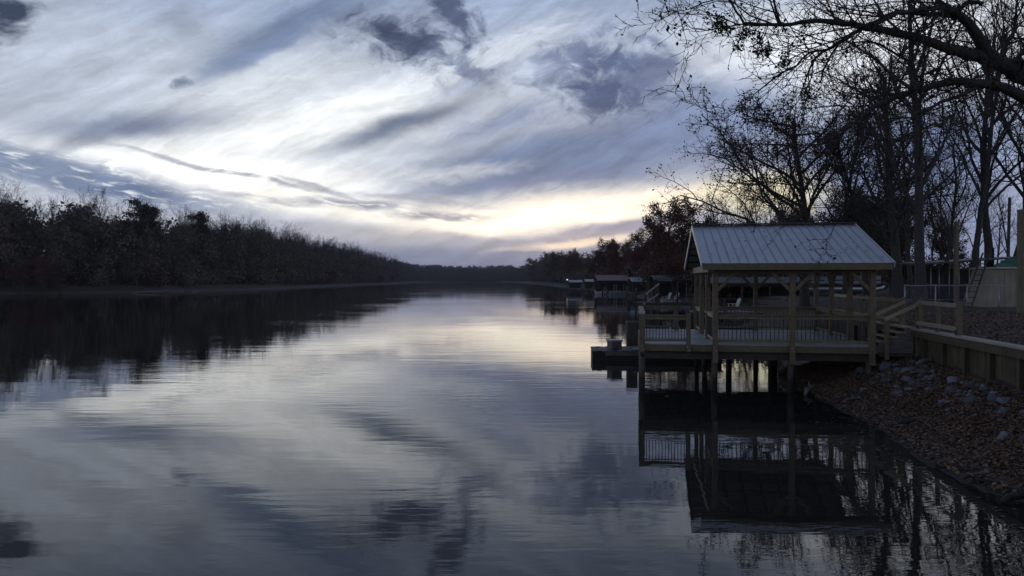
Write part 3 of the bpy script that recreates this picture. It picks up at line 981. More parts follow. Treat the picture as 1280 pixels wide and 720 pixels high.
def tubes(branches, sides):
    """all the branches as tapered tubes, batched by their number of points: (V, quads)"""
    Vs, Qs, base = [], [], 0
    groups = {}
    for lev, p, r in branches: groups.setdefault((len(p), sides(lev)), []).append((p, r))
    for (n, k), bs in groups.items():
        P = np.stack([b[0] for b in bs]); R = np.stack([b[1] for b in bs])
        T = np.empty_like(P); T[:, 1:-1] = P[:, 2:] - P[:, :-2]; T[:, 0] = P[:, 1] - P[:, 0]; T[:, -1] = P[:, -1] - P[:, -2]
        T /= np.linalg.norm(T, axis=2, keepdims=True) + 1e-9
        m = T.mean(1)
        ref = np.where(np.abs(m[:, 2:3]) < .8, np.array([[0, 0, 1.0]]), np.array([[1.0, 0, 0]]))[:, None, :]
        A = np.cross(T, np.broadcast_to(ref, T.shape)); A /= np.linalg.norm(A, axis=2, keepdims=True) + 1e-9
        B = np.cross(T, A)
        th = np.arange(k) * 2 * np.pi / k
        V = P[:, :, None, :] + R[:, :, None, None] * (A[:, :, None, :] * np.cos(th)[None, None, :, None] + B[:, :, None, :] * np.sin(th)[None, None, :, None])
        nb = len(bs)
        idx = base + np.arange(nb * n * k).reshape(nb, n, k)
        a = idx[:, :-1, :]; b_ = np.roll(a, -1, 2); d_ = idx[:, 1:, :]; c_ = np.roll(d_, -1, 2)
        Qs.append(np.stack([a, b_, c_, d_], -1).reshape(-1, 4)); Vs.append(V.reshape(-1, 3)); base += nb * n * k
    return np.concatenate(Vs), np.concatenate(Qs)


def leaves(rng, at, size, flat=.5):
    """separate leaf faces, bent across the middle line, at the points AT"""
    n = len(at)
    a = rng.normal(size=(n, 3)); a /= np.linalg.norm(a, axis=1, keepdims=True)
    b = rng.normal(size=(n, 3)); b -= a * (a * b).sum(1, keepdims=True); b /= np.linalg.norm(b, axis=1, keepdims=True)
    s = (size * rng.uniform(.6, 1.4, n))[:, None]
    a, b = a * s, b * s * flat
    V = np.stack([at - a, at + b, at + a, at - b], 1).reshape(-1, 3)
    Q = np.arange(4 * n).reshape(n, 4)
    return V, Q


def leaf_points(rng, branches, lev_min, per, jit, keep=None):
    out = []
    for lev, p, r in branches:
        if lev < lev_min: continue
        for _ in range(rng.poisson(per)):
            f = rng.uniform(.2, len(p) - 1.001); j = int(f); q = p[j] + (p[j + 1] - p[j]) * (f - j)
            q = q + rng.normal(0, jit, 3)
            if keep is None or keep(q): out.append(q)
    return np.array(out) if out else np.zeros((0, 3))


def merged(name, parts, mats):
    """(V, Q, material index) pieces as one mesh"""
    V = np.concatenate([p[0] for p in parts])
    off = np.cumsum([0] + [len(p[0]) for p in parts[:-1]])
    Q = np.concatenate([p[1] + o for p, o in zip(parts, off)])
    mi = np.concatenate([np.full(len(p[1]), p[2]) for p in parts])
    return np_mesh(name, V, Q, mats, mi)


DECID = dict(levels=5, seg=(9, 7, 5, 4, 3), wob=(.06, .14, .18, .2, .25), up=(.05, .06, .05, .03, .02), tip=(.3, .25, .3, .4, .5),
             n=(11, 8, 7, 5), t0=(.28, .22, .15, .1), ang=(.75, .75, .8, .85), lr=(.52, .48, .5, .5), rr=(.48, .45, .5, .55), rmin=.006,
             shape=lambda t: 1.15 - .55 * t)


def tree_mesh(seed, H, R, T, leaf=None, lev_split=1, lean=(0, 0)):
    rng = np.random.default_rng(seed)
    out = []
    grow(rng, np.zeros(3) - UP * .3, nrm(np.array([lean[0], lean[1], 1.0])), H * .9, R, 0, T, out)
    # flare at the foot
    p, r = out[0][1], out[0][2]; r[0] *= 1.35
    return rng, out


def sides_near(l): return (10, 7, 5, 4, 3)[min(l, 4)]
def sides_far(l): return (6, 4, 3, 3, 3)[min(l, 4)]


def near_tree(label, px, d, seed, H, R, T=DECID, leaf=None, lean=(0, 0), cat='tree', name='bare_tree', group=None, bark='bark', zbase=None, per=0, lsize=.05, jit=.1, keep=None, levmin=3, xyz=None):
    c = pix(px, 350, d) if xyz is None else Vector(xyz)
    z = hgt(c.x, c.y) if zbase is None else zbase
    root = thing(name, label, cat, (c.x, c.y, z), 0, group)
    rng, out = tree_mesh(seed, H, R, T, lean=lean)
    tr = [b for b in out if b[0] <= 1]; cr = [b for b in out if b[0] > 1]
    V, Q = tubes(tr, sides_near); link('trunk', np_mesh('trunk', V, Q, M[bark], smooth=True), root)
    V, Q = tubes(cr, sides_near); link('crown', np_mesh('crown', V, Q, M['twig'], smooth=True), root)
    if per:
        at = leaf_points(rng, out, levmin, per, jit, keep)
        if len(at):
            V, Q = leaves(rng, at, lsize); link('foliage', np_mesh('foliage', V, Q, M[leaf]), root)
    return root


# --- the big limb tree at the right edge: limbs set out by eye, twigs grown on them
def limb_tree():
    root_p = pix(1400, 350, 12.9)
    z0 = hgt(root_p.x, root_p.y)
    root = thing('overhanging_tree', 'large bare hardwood whose thick limbs reach in from the right edge over the water', 'tree', (root_p.x, root_p.y, z0))
    off = np.array([root_p.x, root_p.y, z0])
    rng = np.random.default_rng(21)
    T = dict(levels=5, seg=(6, 5, 5, 4, 3), wob=(.08, .16, .2, .24, .26), up=(.0, .05, .035, .02, .0), tip=(.5, .3, .3, .4, .5),
             n=(6, 6, 6, 4), t0=(.1, .12, .12, .1), ang=(.8, .8, .85, .9), lr=(.5, .55, .52, .5), rr=(.5, .5, .55, .6), rmin=.0055)
    limbs = [
        # (start level, sprouts per metre, [(x, y, depth, radius px)])
        (0, 0, [(1430, 350, 13.0, 36), (1425, 270, 12.9, 33), (1400, 190, 12.8, 31), (1350, 135, 12.6, 29), (1305, 108, 12.5, 27), (1268, 86, 12.4, 24)]),
        (1, 3.2, [(1268, 86, 12.4, 19), (1238, 75, 12.3, 15), (1215, 69, 12.25, 12.5), (1190, 62, 12.2, 11), (1150, 48, 12.1, 9.5), (1110, 39, 12.0, 8.2), (1075, 33, 11.9, 7), (1045, 28, 11.8, 6), (1010, 27, 11.7, 5), (978, 31, 11.6, 4.2), (945, 30, 11.5, 3.2), (930, 29, 11.45, 3)]),
        (2, 3, [(930, 29, 11.45, 2.8), (925, 20, 11.4, 2.6), (917, 8, 11.35, 2.3), (908, -4, 11.3, 2), (898, -18, 11.2, 1.6)]),
        (2, 3, [(977, 31, 11.6, 3.2), (972, 18, 11.5, 2.9), (968, 4, 11.4, 2.6), (964, -14, 11.3, 2.2), (955, -45, 11.2, 1.4)]),
        (2, 4, [(908, -4, 11.3, 1.5), (885, 2, 11.1, 1.3), (865, 10, 11.0, 1.1), (848, 14, 10.9, .8), (826, 24, 10.8, .5)]),
        (1, 3, [(1246, 78, 12.3, 14), (1230, 58, 12.2, 12.5), (1214, 34, 12.1, 10.5), (1200, 20, 12.0, 8.5), (1188, 13, 11.9, 7.5), (1165, 11, 11.8, 6), (1140, 14, 11.7, 5), (1115, 20, 11.6, 4.4), (1092, 31, 11.5, 4)]),
        (1, 3, [(1196, 24, 12.0, 6.5), (1180, 19, 12.1, 5.5), (1150, 17, 12.2, 4.8), (1118, 16, 12.3, 4.4), (1095, 27, 12.35, 4), (1072, 39, 12.3, 4.2), (1050, 52, 12.2, 3.8), (1034, 62, 12.1, 3.2), (1020, 72, 12.0, 2.8), (1010, 92, 11.9, 2.2), (1004, 108, 11.8, 1.6), (998, 122, 11.7, .9)]),
        (2, 4, [(1034, 62, 12.1, 2.8), (1012, 66, 11.9, 2.4), (996, 82, 11.8, 2), (975, 92, 11.7, 1.8), (955, 108, 11.6, 1.4), (925, 135, 11.4, 1.0), (902, 152, 11.3, .6)]),
        (2, 4, [(1050, 52, 12.2, 2.5), (1034, 78, 12.2, 2.2), (1028, 90, 12.1, 1.8), (1025, 104, 12.1, 1.2)]),
        (2, 3, [(1190, 13, 11.9, 6), (1174, 2, 11.8, 5), (1162, -14, 11.7, 4), (1150, -40, 11.6, 3)]),
        (2, 0, [(1198, 14, 12.0, 5.5), (1206, 5, 11.95, 5.2), (1216, 3, 11.9, 5), (1222, 2, 11.85, 5.2), (1226, 5, 11.85, 4.6)]),
        (1, 3.5, [(1330, 150, 12.7, 15), (1290, 126, 12.5, 13), (1262, 113, 12.3, 11.5), (1235, 105, 12.2, 10), (1205, 102, 12.1, 9), (1180, 104, 12.0, 8), (1150, 112, 11.9, 7), (1118, 122, 11.8, 5.5), (1085, 140, 11.6, 4), (1060, 158, 11.5, 3), (1035, 172, 11.4, 2), (1005, 182, 11.3, 1.2)]),
        (2, 4, [(1150, 112, 11.9, 5), (1144, 92, 12.2, 4.5), (1138, 80, 12.4, 3.8), (1124, 70, 12.4, 3), (1100, 56, 12.4, 2.4), (1085, 52, 12.4, 2), (1060, 54, 12.3, 1.4)]),
        (2, 3.5, [(1250, 70, 12.3, 4), (1262, 50, 12.3, 3.2), (1267, 42, 12.25, 2.8), (1270, 20, 12.2, 2.4), (1272, -6, 12.1, 2), (1274, -40, 12.0, 1.4)]),
        (2, 5, [(1262, 84, 12.3, 5), (1285, 60, 12.2, 4), (1310, 40, 12.1, 3), (1330, 10, 12.0, 2)]),
        (2, 5, [(1225, 105, 12.2, 6), (1200, 120, 12.0, 4.5), (1175, 128, 11.8, 3.2), (1140, 150, 11.6, 2)]),
        (2, 1.1, [(1085, 140, 11.6, 3), (1078, 170, 11.7, 2.6), (1060, 210, 11.8, 2.0), (1050, 250, 11.9, 1.5), (1040, 290, 12.0, .9), (1028, 305, 12.0, .5)]),
    ]
    tops, outs, mist = [], [], []
    for lev, dens, L in limbs:
        P = [np.array(pix(x, y, d)) - off for x, y, d, r in L]
        R = [r * .56 * d / F for x, y, d, r in L]
        # smooth by Catmull-Rom, three points per span, with a little waver
        q, rr = [], []
        for i in range(len(P) - 1):
            p0, p1, p2, p3 = P[max(i - 1, 0)], P[i], P[i + 1], P[min(i + 2, len(P) - 1)]
            for t in (0, .34, .67):
                q.append(.5 * ((2 * p1) + (-p0 + p2) * t + (2 * p0 - 5 * p1 + 4 * p2 - p3) * t * t + (-p0 + 3 * p1 - 3 * p2 + p3) * t ** 3) + rng.normal(0, .006 + .1 * R[i], 3) * (t > 0))
                rr.append((R[i] * (1 - t) + R[i + 1] * t) * rng.uniform(.94, 1.08))
        q.append(P[-1]); rr.append(R[-1])
        tops.append((lev, np.array(q), np.array(rr)))
        if dens:
            dirs = [nrm(q[min(i + 1, len(q) - 1)] - q[max(i - 1, 0)]) for i in range(len(q))]
            ln = sum(float(np.linalg.norm(q[i + 1] - q[i])) for i in range(len(q) - 1))
            k = int(ln * dens * 2.9)
            for i in range(k):
                f = rng.uniform(.4, len(q) - 1.01); j = int(f)
                base = q[j] + (q[j + 1] - q[j]) * (f - j)
                dd = spread_dir(dirs[j], rng.uniform(.5, 1.35), rng.uniform(0, 6.28))
                big = rng.uniform() < .34
                LL = rng.uniform(.9, 2.0) if big else rng.uniform(.3, 1.1)
                LL *= min(1.0, .34 + rr[j] / .022)
                r = min(rr[j] * .6, .015 if big else .010)
                grow(rng, base, dd, LL, max(r, .005), 2 if big else 3, T, outs)
    V, Q = tubes(tops, lambda l: (14, 12, 8)[l]); link('trunk', np_mesh('trunk', V, Q, M['bark'], smooth=True), root)
    V, Q = tubes(outs, lambda l: (6, 5, 4, 3, 3)[min(l, 4)]); link('crown', np_mesh('crown', V, Q, M['twig'], smooth=True), root)
    at = leaf_points(rng, outs, 4, .35, .015)
    V, Q = leaves(rng, at, .03, .6); link('foliage', np_mesh('foliage', V, Q, M['leaf_brown']), root)
    # the dark round clumps (mistletoe) that hang on the thin limbs
    bits = []
    for i, (x, y, d, r) in enumerate(((903, 32, 11.3, 15), (893, 22, 11.3, 8), (922, 58, 11.4, 9), (930, 44, 11.45, 8), (953, 64, 11.5, 13), (946, 50, 11.5, 9), (983, 73, 11.7, 12), (978, 82, 11.7, 8), (1013, 122, 11.8, 11), (1006, 112, 11.8, 8))):
        c = np.array(pix(x, y, d)) - off; s = r * d / F
        k = int(28 * (r / 10) ** 2)
        u = rng.normal(size=(k, 3)); u /= np.linalg.norm(u, axis=1, keepdims=True)
        pts = c + u * s * (rng.uniform(.15, 1, (k, 1)) ** .6)
        st = [(4, np.array([c, (c + p) / 2 + rng.normal(0, .02, 3), p]), np.array([.004, .003, .002])) for p in pts[::2]]
        bits.append((*leaves(rng, np.repeat(pts, 3, 0) + rng.normal(0, .03, (3 * k, 3)), .026, .55), 0))
        bits.append((*tubes(st, lambda l: 3), 1))
    link('mistletoe', merged('mistletoe', bits, [M['leaf_mistle'], M['twig']]), root)


limb_tree()

# --- the trees on the lawn and behind the pavilion, one by one
OAK = dict(DECID); OAK.update(t0=(.16, .2, .12, .1), ang=(1.0, .7, .8, .85), n=(19, 11, 8, 5), lr=(.82, .42, .46, .5), up=(.03, .03, .02, .02, .0), shape=lambda t: 1.2 - .85 * t)
near_tree('wide crowned oak with sparse dry leaves behind the left half of the pavilion roof', 1006, 47, 5, 13.0, .30, OAK, 'leaf_brown', per=.8, lsize=.075, levmin=3, name='oak_tree', jit=.12)
TALL = dict(DECID); TALL.update(t0=(.30, .2, .12, .1), ang=(.65, .7, .8, .85), n=(13, 9, 7, 4), lr=(.42, .45, .5, .5), up=(.05, .08, .05, .03, .02))
DENSE = dict(DECID); DENSE.update(t0=(.22, .15, .1, .1), n=(18, 10, 7, 4), ang=(.85, .75, .8, .85), lr=(.42, .45, .5, .5))
IV = dict(per=1.6, lsize=.10, levmin=3)
KL = lambda q: q[2] < 10.5 + math.sin(q[0] * 1.7) + math.cos(q[1] * 1.3)
near_tree('dark tree thick with leaves right behind the right end of the pavilion roof', 1122, 40, 7, 13.6, .30, DENSE, 'leaf_pine', per=.8, lsize=.055, levmin=3, name='dense_tree', jit=.2, keep=KL)
near_tree('second dark leafy tree just left of the dense one behind the pavilion roof', 1083, 46, 31, 11.4, .22, DENSE, 'leaf_pine', per=.7, lsize=.06, levmin=3, name='dense_tree', jit=.22)
near_tree('stout bare tree with a thick straight trunk between the pavilion and the metal shelter', 1152, 35, 9, 16.5, .27, TALL, lean=(.02, 0), bark='bark')
near_tree('thin bare tree leaning right over the metal shelter roof', 1168, 42, 11, 10, .14, DECID, lean=(.36, 0), bark='bark')
near_tree('slim bare tree left of the ladder with its trunk leaning slightly left', 1216, 41, 13, 17, .20, TALL, lean=(-.14, 0), bark='bark_grey')
near_tree('bare tree with a forked trunk behind the leaning ladder', 1234, 44.5, 15, 18, .29, TALL, lean=(.13, .05), bark='bark_grey')
near_tree('bare tree leaning right behind the tan shed', 1252, 43, 17, 18, .26, TALL, lean=(.26, 0), bark='bark_grey')
near_tree('bare tree just outside the shed end with a straight tall trunk', 1292, 40, 19, 17, .24, TALL, bark='bark_grey')
near_tree('thin bare tree with a pale trunk in the gap left of the stout one', 1136, 52, 23, 14.5, .17, TALL, lean=(.05, 0), bark='bark_grey')
near_tree('slender bare tree standing behind the right part of the oak crown', 1056, 58, 25, 17, .2, TALL, bark='bark')

# --- repeated trees: a few of each kind are grown once, and every tree is an object with shared meshes
LOW = dict(levels=4, seg=(6, 5, 4, 3), wob=(.07, .16, .2, .22), up=(.06, .09, .06, .02), tip=(.25, .25, .3, .5), n=(10, 8, 7), t0=(.3, .2, .15), ang=(.62, .7, .8),
           lr=(.46, .5, .5), rr=(.45, .45, .5), rmin=.02, shape=lambda t: 1.15 - .55 * t)


def kind_mesh(name, seed, H, R, T, leaf=None, per=0, lsize=.2, jit=.4, keep=None, levmin=2, bark='twig'):
    rng, out = tree_mesh(seed, H, R, T)
    parts = [(*tubes(out, sides_far), 0)]
    mats = [M[bark]]
    if per:
        at = leaf_points(rng, out, levmin, per, jit, keep)
        if len(at): parts.append((*leaves(rng, at, lsize, .7), 1)); mats.append(M[leaf])
    return merged(name, parts, mats)


FULL = dict(LOW, n=(18, 9, 7), t0=(.06, .15, .12), ang=(.75, .7, .8), lr=(.36, .5, .5), up=(.05, .1, .07, .03), shape=lambda t: .75 + .7 * t - .75 * t * t, rmin=.024)
WOODS = [kind_mesh('bare_tree', 100 + i, 22, .26, FULL, 'leaf_wood', 3.2, .34, .6, (lambda h: (lambda q: q[2] < h + 2.5 * math.sin(q[0] * 1.3 + q[1])))(hh), 2, 'bark_pale' if i % 2 else 'twig') for i, hh in enumerate((14.5, 17.5, 13, 16.5, 15))]
OAKS = [kind_mesh('leafy_tree', 130 + i, 13, .22, dict(LOW, levels=5, seg=(7, 6, 5, 3, 2), n=(17, 9, 6, 3), t0=(.1, .15, .12, .1), ang=(.9, .75, .8, .8), lr=(.5, .45, .5, .5), tip=(.25, .25, .3, .5, .5), rr=(.45, .45, .5, .5), wob=(.07, .16, .2, .22, .2), up=(.06, .07, .05, .02, 0), rmin=.010), lf, 3.6, .12, .3, None, 3) for i, lf in enumerate(('leaf_red', 'leaf_brown', 'leaf_red'))]
THIN = [kind_mesh('bare_tree', 150 + i, 14, .17, dict(LOW, rmin=.012)) for i in range(3)]


def pine_mesh(seed, H):
    rng = np.random.default_rng(seed)
    out = []; grow(rng, -UP * .3, UP.copy(), H * .97, .28, 0, dict(LOW, levels=1, wob=(.025,)), out)
    at = []
    trunk = out[0][1]
    for i in range(46):
        t = rng.uniform(.55, 1.0); c = trunk[min(int(t * 6), 5)] * 1.0; c = c + (trunk[min(int(t * 6) + 1, 6)] - c) * (t * 6 - int(t * 6))
        a = rng.uniform(0, 6.28); rr = 3.6 * math.sqrt(max(0.02, 1 - ((t - .72) / .30) ** 2)) * rng.uniform(.4, 1)
        e = c + np.array([math.cos(a) * rr, math.sin(a) * rr, rng.uniform(.1, .9)])
        out.append((2, np.array([c, (c + e) / 2 + rng.normal(0, .15, 3), e]), np.array([.06, .045, .02])))
        at.append(e + rng.normal(0, 1, (150, 3)) * np.array([.8, .8, .45]))
    at = np.concatenate(at)
    V, Q = leaves(rng, at, .24, .5)
    return merged('pine_tree', [(*tubes(out, sides_far), 0), (V, Q, 1)], [M['twig'], M['leaf_pine']])


PINES = [pine_mesh(170 + i, 22) for i in range(2)]


def bush_mesh(seed, s, leaf, n=420, ls=.2):
    rng = np.random.default_rng(seed)
    out = []
    for i in range(16):
        a = rng.uniform(0, 6.28); e = np.array([math.cos(a), math.sin(a), 0]) * rng.uniform(.2, 1) * s + UP * rng.uniform(.6, 1.2) * s
        out.append((3, np.array([np.zeros(3), e * .5 + rng.normal(0, .1, 3) * s, e]), np.array([.03, .02, .008])))
    c = np.array([b[1][-1] for b in out])
    at = c[rng.integers(0, 16, n)] + rng.normal(0, .32 * s, (n, 3)); at[:, 2] = np.abs(at[:, 2])
    return merged('bush', [(*tubes(out, lambda l: 3), 0), (*leaves(rng, at, ls, .65), 1)], [M['twig'], M[leaf]])


BUSHES = [bush_mesh(190, 2.6, 'leaf_wood', 700, .3), bush_mesh(191, 3.2, 'leaf_wood', 800, .32), bush_mesh(192, 2.6, 'leaf_brown', 700, .3)]


def place(me, name, x, y, s, rz, label, cat, group, zs=None, dz=-.1):
    o = link(name, me); o.location = (x, y, hgt(x, y) + dz); o.rotation_euler = (0, 0, rz); o.scale = (s, s, s if zs is None else zs)
    return tag(o, label, cat, group)


def shore_walk(line, step, rng):
    """points along a polyline, with the left normal"""
    for (ax, ay), (bx, by) in zip(line, line[1:]):
        L = math.hypot(bx - ax, by - ay); n = max(1, int(L / step))
        for i in range(n):
            t = (i + rng.uniform(0, 1)) / n
            yield ax + (bx - ax) * t, ay + (by - ay) * t, -(by - ay) / L, (bx - ax) / L


def build_woods():
    rng = random.Random(11)
    # far left bank, from the left edge of the frame to where the river turns
    line = [(-150, 145), (-112, 167), (-88, 200), (-83, 250), (-87, 330), (-95, 500), (-103, 700)]
    for row, (off, step) in enumerate(((9, 6.2), (17, 6.5), (27, 7.5))):
        for x, y, nx, ny in shore_walk(line, step * (1 + 0.0), rng):
            if y > 420 and rng.random() < .35: continue
            k = off + rng.uniform(-2.5, 2.5)
            X, Y = x + nx * k, y + ny * k
            s = rng.uniform(.84, 1.07) * (1.0 if Y < 300 else 1.03)
            px_ = 640 + X / Y * F
            if 150 < px_ < 275: s *= .93
            place(rng.choice(WOODS), 'bare_tree', X, Y, s, rng.uniform(0, 6.28), 'grey brown bare tree standing in the dense wood on the far left bank', 'tree', 'trees of the wood on the far left bank')
    # the two round evergreen crowns that stand out, and the low rusty one
    for (px, d, h, lab) in ((180, 200, 22.8, 'larger of the two round topped evergreens above the left wood'), (247, 226, 22.2, 'smaller round topped evergreen right of the larger one above the left wood')):
        c = pix(px, 350, d); s = h / 22.3
        place(PINES[0 if px < 200 else 1], 'pine_tree', c.x, c.y, s * (1.15 if px < 200 else .9), 1.0, lab, 'tree', None, zs=s)
    for i, (px, d, s) in enumerate(((55, 172, .62), (75, 174, .5), (28, 171, .5))):
        c = pix(px, 350, d)
        place(OAKS[i], 'leafy_tree', c.x, c.y, s, i * 2.0, ('low rusty leaved tree at the water edge of the left wood', 'rusty sapling just right of the low rusty tree in the left wood', 'rusty leaved sapling nearest the left frame edge at the wood edge')[i], 'tree', None)
    for x, y, nx, ny in shore_walk([(-200, 133)] + line, 2.3, rng):
        if y > 450 and rng.random() < .6: continue
        k = rng.choice((rng.uniform(5.0, 9.5), rng.uniform(11, 20)))
        place(rng.choice(BUSHES), 'bush', x + nx * k, y + ny * k, rng.uniform(.8, 1.5), rng.uniform(0, 6.28), 'dull bush along the foot of the far left wood', 'bush', 'bushes along the left bank', dz=-.2)


def far_mass(name, pts, rng, H, per, leaf, n_side=1, depth=30, lsize=.8):
    """a far-off wood that reads as one mass"""
    r = np.random.default_rng(rng.randrange(1 << 30))
    src = kind_mesh('far', 200, 20, .3, dict(LOW, levels=3, n=(16, 7), t0=(.02, .1, .1), ang=(.9, .7, .8), lr=(.34, .5, .5), shape=lambda t: .8 + .6 * t - .8 * t * t), leaf, 6, .5, .8, None, 1)
    n = len(src.vertices); V0 = np.empty(n * 3); src.vertices.foreach_get('co', V0); V0 = V0.reshape(-1, 3)
    nq = len(src.polygons); Q0 = np.empty(nq * 4, dtype=np.int32); src.loops.foreach_get('vertex_index', Q0); Q0 = Q0.reshape(-1, 4)
    mi0 = np.empty(nq, dtype=np.int32); src.polygons.foreach_get('material_index', mi0)
    Vs, Qs, ms = [], [], []
    for i, (x, y) in enumerate(pts):
        s = H * rng.uniform(.7, 1.1) / 20; a = rng.uniform(0, 6.28); c, sn = math.cos(a), math.sin(a)
        v = V0 * np.array([s * 1.3, s * 1.3, s]); v = np.stack([v[:, 0] * c - v[:, 1] * sn + x, v[:, 0] * sn + v[:, 1] * c + y, v[:, 2] + hgt(x, y)], 1)
        Vs.append(v); Qs.append(Q0 + i * n); ms.append(mi0)
    me = np_mesh(name, np.concatenate(Vs), np.concatenate(Qs), [M['twig'], M[leaf]], np.concatenate(ms))
    bpy.data.meshes.remove(src)
    return tag(link(name, me), kind='stuff')


def build_far():
    rng = random.Random(4)
    pts = []
    for x, y, nx, ny in shore_walk([(-87, 330), (-95, 500), (-103, 700), (-108, 850), (-118, 1050), (-60, 1150), (-20, 1120), (12, 950), (20, 700), (23, 500)], 9, rng):
        if x < -60 and y < 460 : continue
        for k in range(3 if y > 650 else 2):
            o = rng.uniform(5, 12) + k * 14
            if x < -60 and y < 700: o += 24
            pts.append((x + nx * o, y + ny * o) if x < -60 else (x + nx * o, y + ny * o))
    for x, y, nx, ny in shore_walk([(-150, 145), (-112, 167), (-88, 200), (-83, 250), (-87, 330), (-95, 500)], 7, rng):
        o = rng.uniform(34, 50); pts.append((x + nx * o, y + ny * o))
    # keep those on land
    P = np.array(pts); d = river_dist(P[:, 0], P[:, 1])
    # the normal points the wrong way on some spans: mirror those
    good = [p for p, q in zip(pts, d) if q > 3]
    r2 = random.Random(8)
    for _ in range(170):
        x = r2.uniform(-150, 90); good.append((x, r2.uniform(1155, 1230) if x < 0 else r2.uniform(1130, 1230)))
    for _ in range(130):
        y = r2.uniform(480, 1120); x = 24 + r2.uniform(0, 60); good.append((x, y))
    for _ in range(160):
        x = r2.uniform(-150, 60); good.append((x, 1150 + r2.uniform(0, 14) + max(0, -x - 60) * -.5))
    far_mass('far_woods', [g for g in good if float(river_dist(np.array([g[0]]), np.array([g[1]]))[0]) > 2], rng, 18.5, 0, 'leaf_wood')


def build_right():
    rng = random.Random(17)
    LAB = 'russet leaved tree in the line behind the docks on the right bank'
    special = [
        (832, 112, 12.6, 0, 'largest russet oak with a ragged crown above the docks left of the pavilion'),
        (862, 88, 9.4, 1, 'russet tree partly behind the left edge of the pavilion roof'),
        (798, 168, 11.6, 2, 'lower tree left of the largest russet oak on the right bank'),
        (772, 202, 11.6, 0, 'russet tree straight above the red boathouse roof'),
        (750, 255, 13.4, 1, 'russet tree above the left end of the red boathouse roof'),
        (718, 352, 14.4, 2, 'round topped dark tree above the small blue grey boathouse'),
        (690, 482, 17.2, 1, 'dark tree with a knobby top left of the round topped one'),
        (668, 725, 20.5, 0, 'low dark tree at the left end of the right bank tree line'),
    ]
    for px, d, h, k, lab in special:
        c = pix(px, 350, d)
        place(OAKS[k], 'leafy_tree', c.x, c.y, h / 12.6, rng.uniform(0, 6.28), lab, 'tree', None)
    for i in range(70):
        d = rng.uniform(60, 420); y = d
        # right shore x at this distance
        sx = np.interp(d, [24, 46, 100, 150, 220, 330, 500], [8.5, 15, 20, 24, 27, 26, 23])
        off = rng.uniform(4, 20 + d * .1)
        X = sx + off
        px = 640 + X / d * F
        h = rng.uniform(7.5, 11) + min(d * .006, 2)
        if 880 < px < 1300: h *= .8
        if px < 1300:
            place(rng.choice(OAKS), 'leafy_tree', X, y, h / 12.6, rng.uniform(0, 6.28), LAB, 'tree', 'trees along the right bank')
    for i in range(34):
        px = rng.uniform(880, 1300); d = rng.uniform(62, 150)
        c = pix(px, 350, d)
        place(rng.choice(THIN), 'bare_tree', c.x, c.y, rng.uniform(.7, 1.15), rng.uniform(0, 6.28), 'thin bare tree far back beyond the lawn on the right', 'tree', 'thin trees far behind the lawn')
    for i in range(60):
        px = rng.uniform(800, 1300); d = rng.uniform(95, 190)
        c = pix(px, 350, d)
        if hgt(c.x, c.y) < .5: continue
        place(rng.choice(BUSHES), 'bush', c.x, c.y, rng.uniform(.5, .9), rng.uniform(0, 6.28), 'dull bush far back beyond the lawn on the right', 'bush', 'bushes far behind the lawn')


def build_right_foot():
    rng = random.Random(23)
    for x, y, nx, ny in shore_walk([(20, 100), (24, 150), (27, 220), (26, 330), (23, 500)], 4.5, rng):
        k = rng.uniform(3.5, 7)
        place(rng.choice(BUSHES), 'bush', x + abs(nx) * k, y, rng.uniform(.7, 1.3), rng.uniform(0, 6.28), 'dull bush at the foot of the right bank trees', 'bush', 'bushes along the right bank', dz=-.2)
    for i in range(26):
        px = rng.uniform(885, 1010); d = rng.uniform(66, 88)
        c = pix(px, 350, d)
        if hgt(c.x, c.y) < .8: continue
        place(rng.choice(BUSHES), 'bush', c.x, c.y, rng.uniform(.5, .8), rng.uniform(0, 6.28), 'dark bush on the bank seen between the pavilion posts', 'bush', 'bushes behind the pavilion')


build_woods(); build_far(); build_right(); build_right_foot()
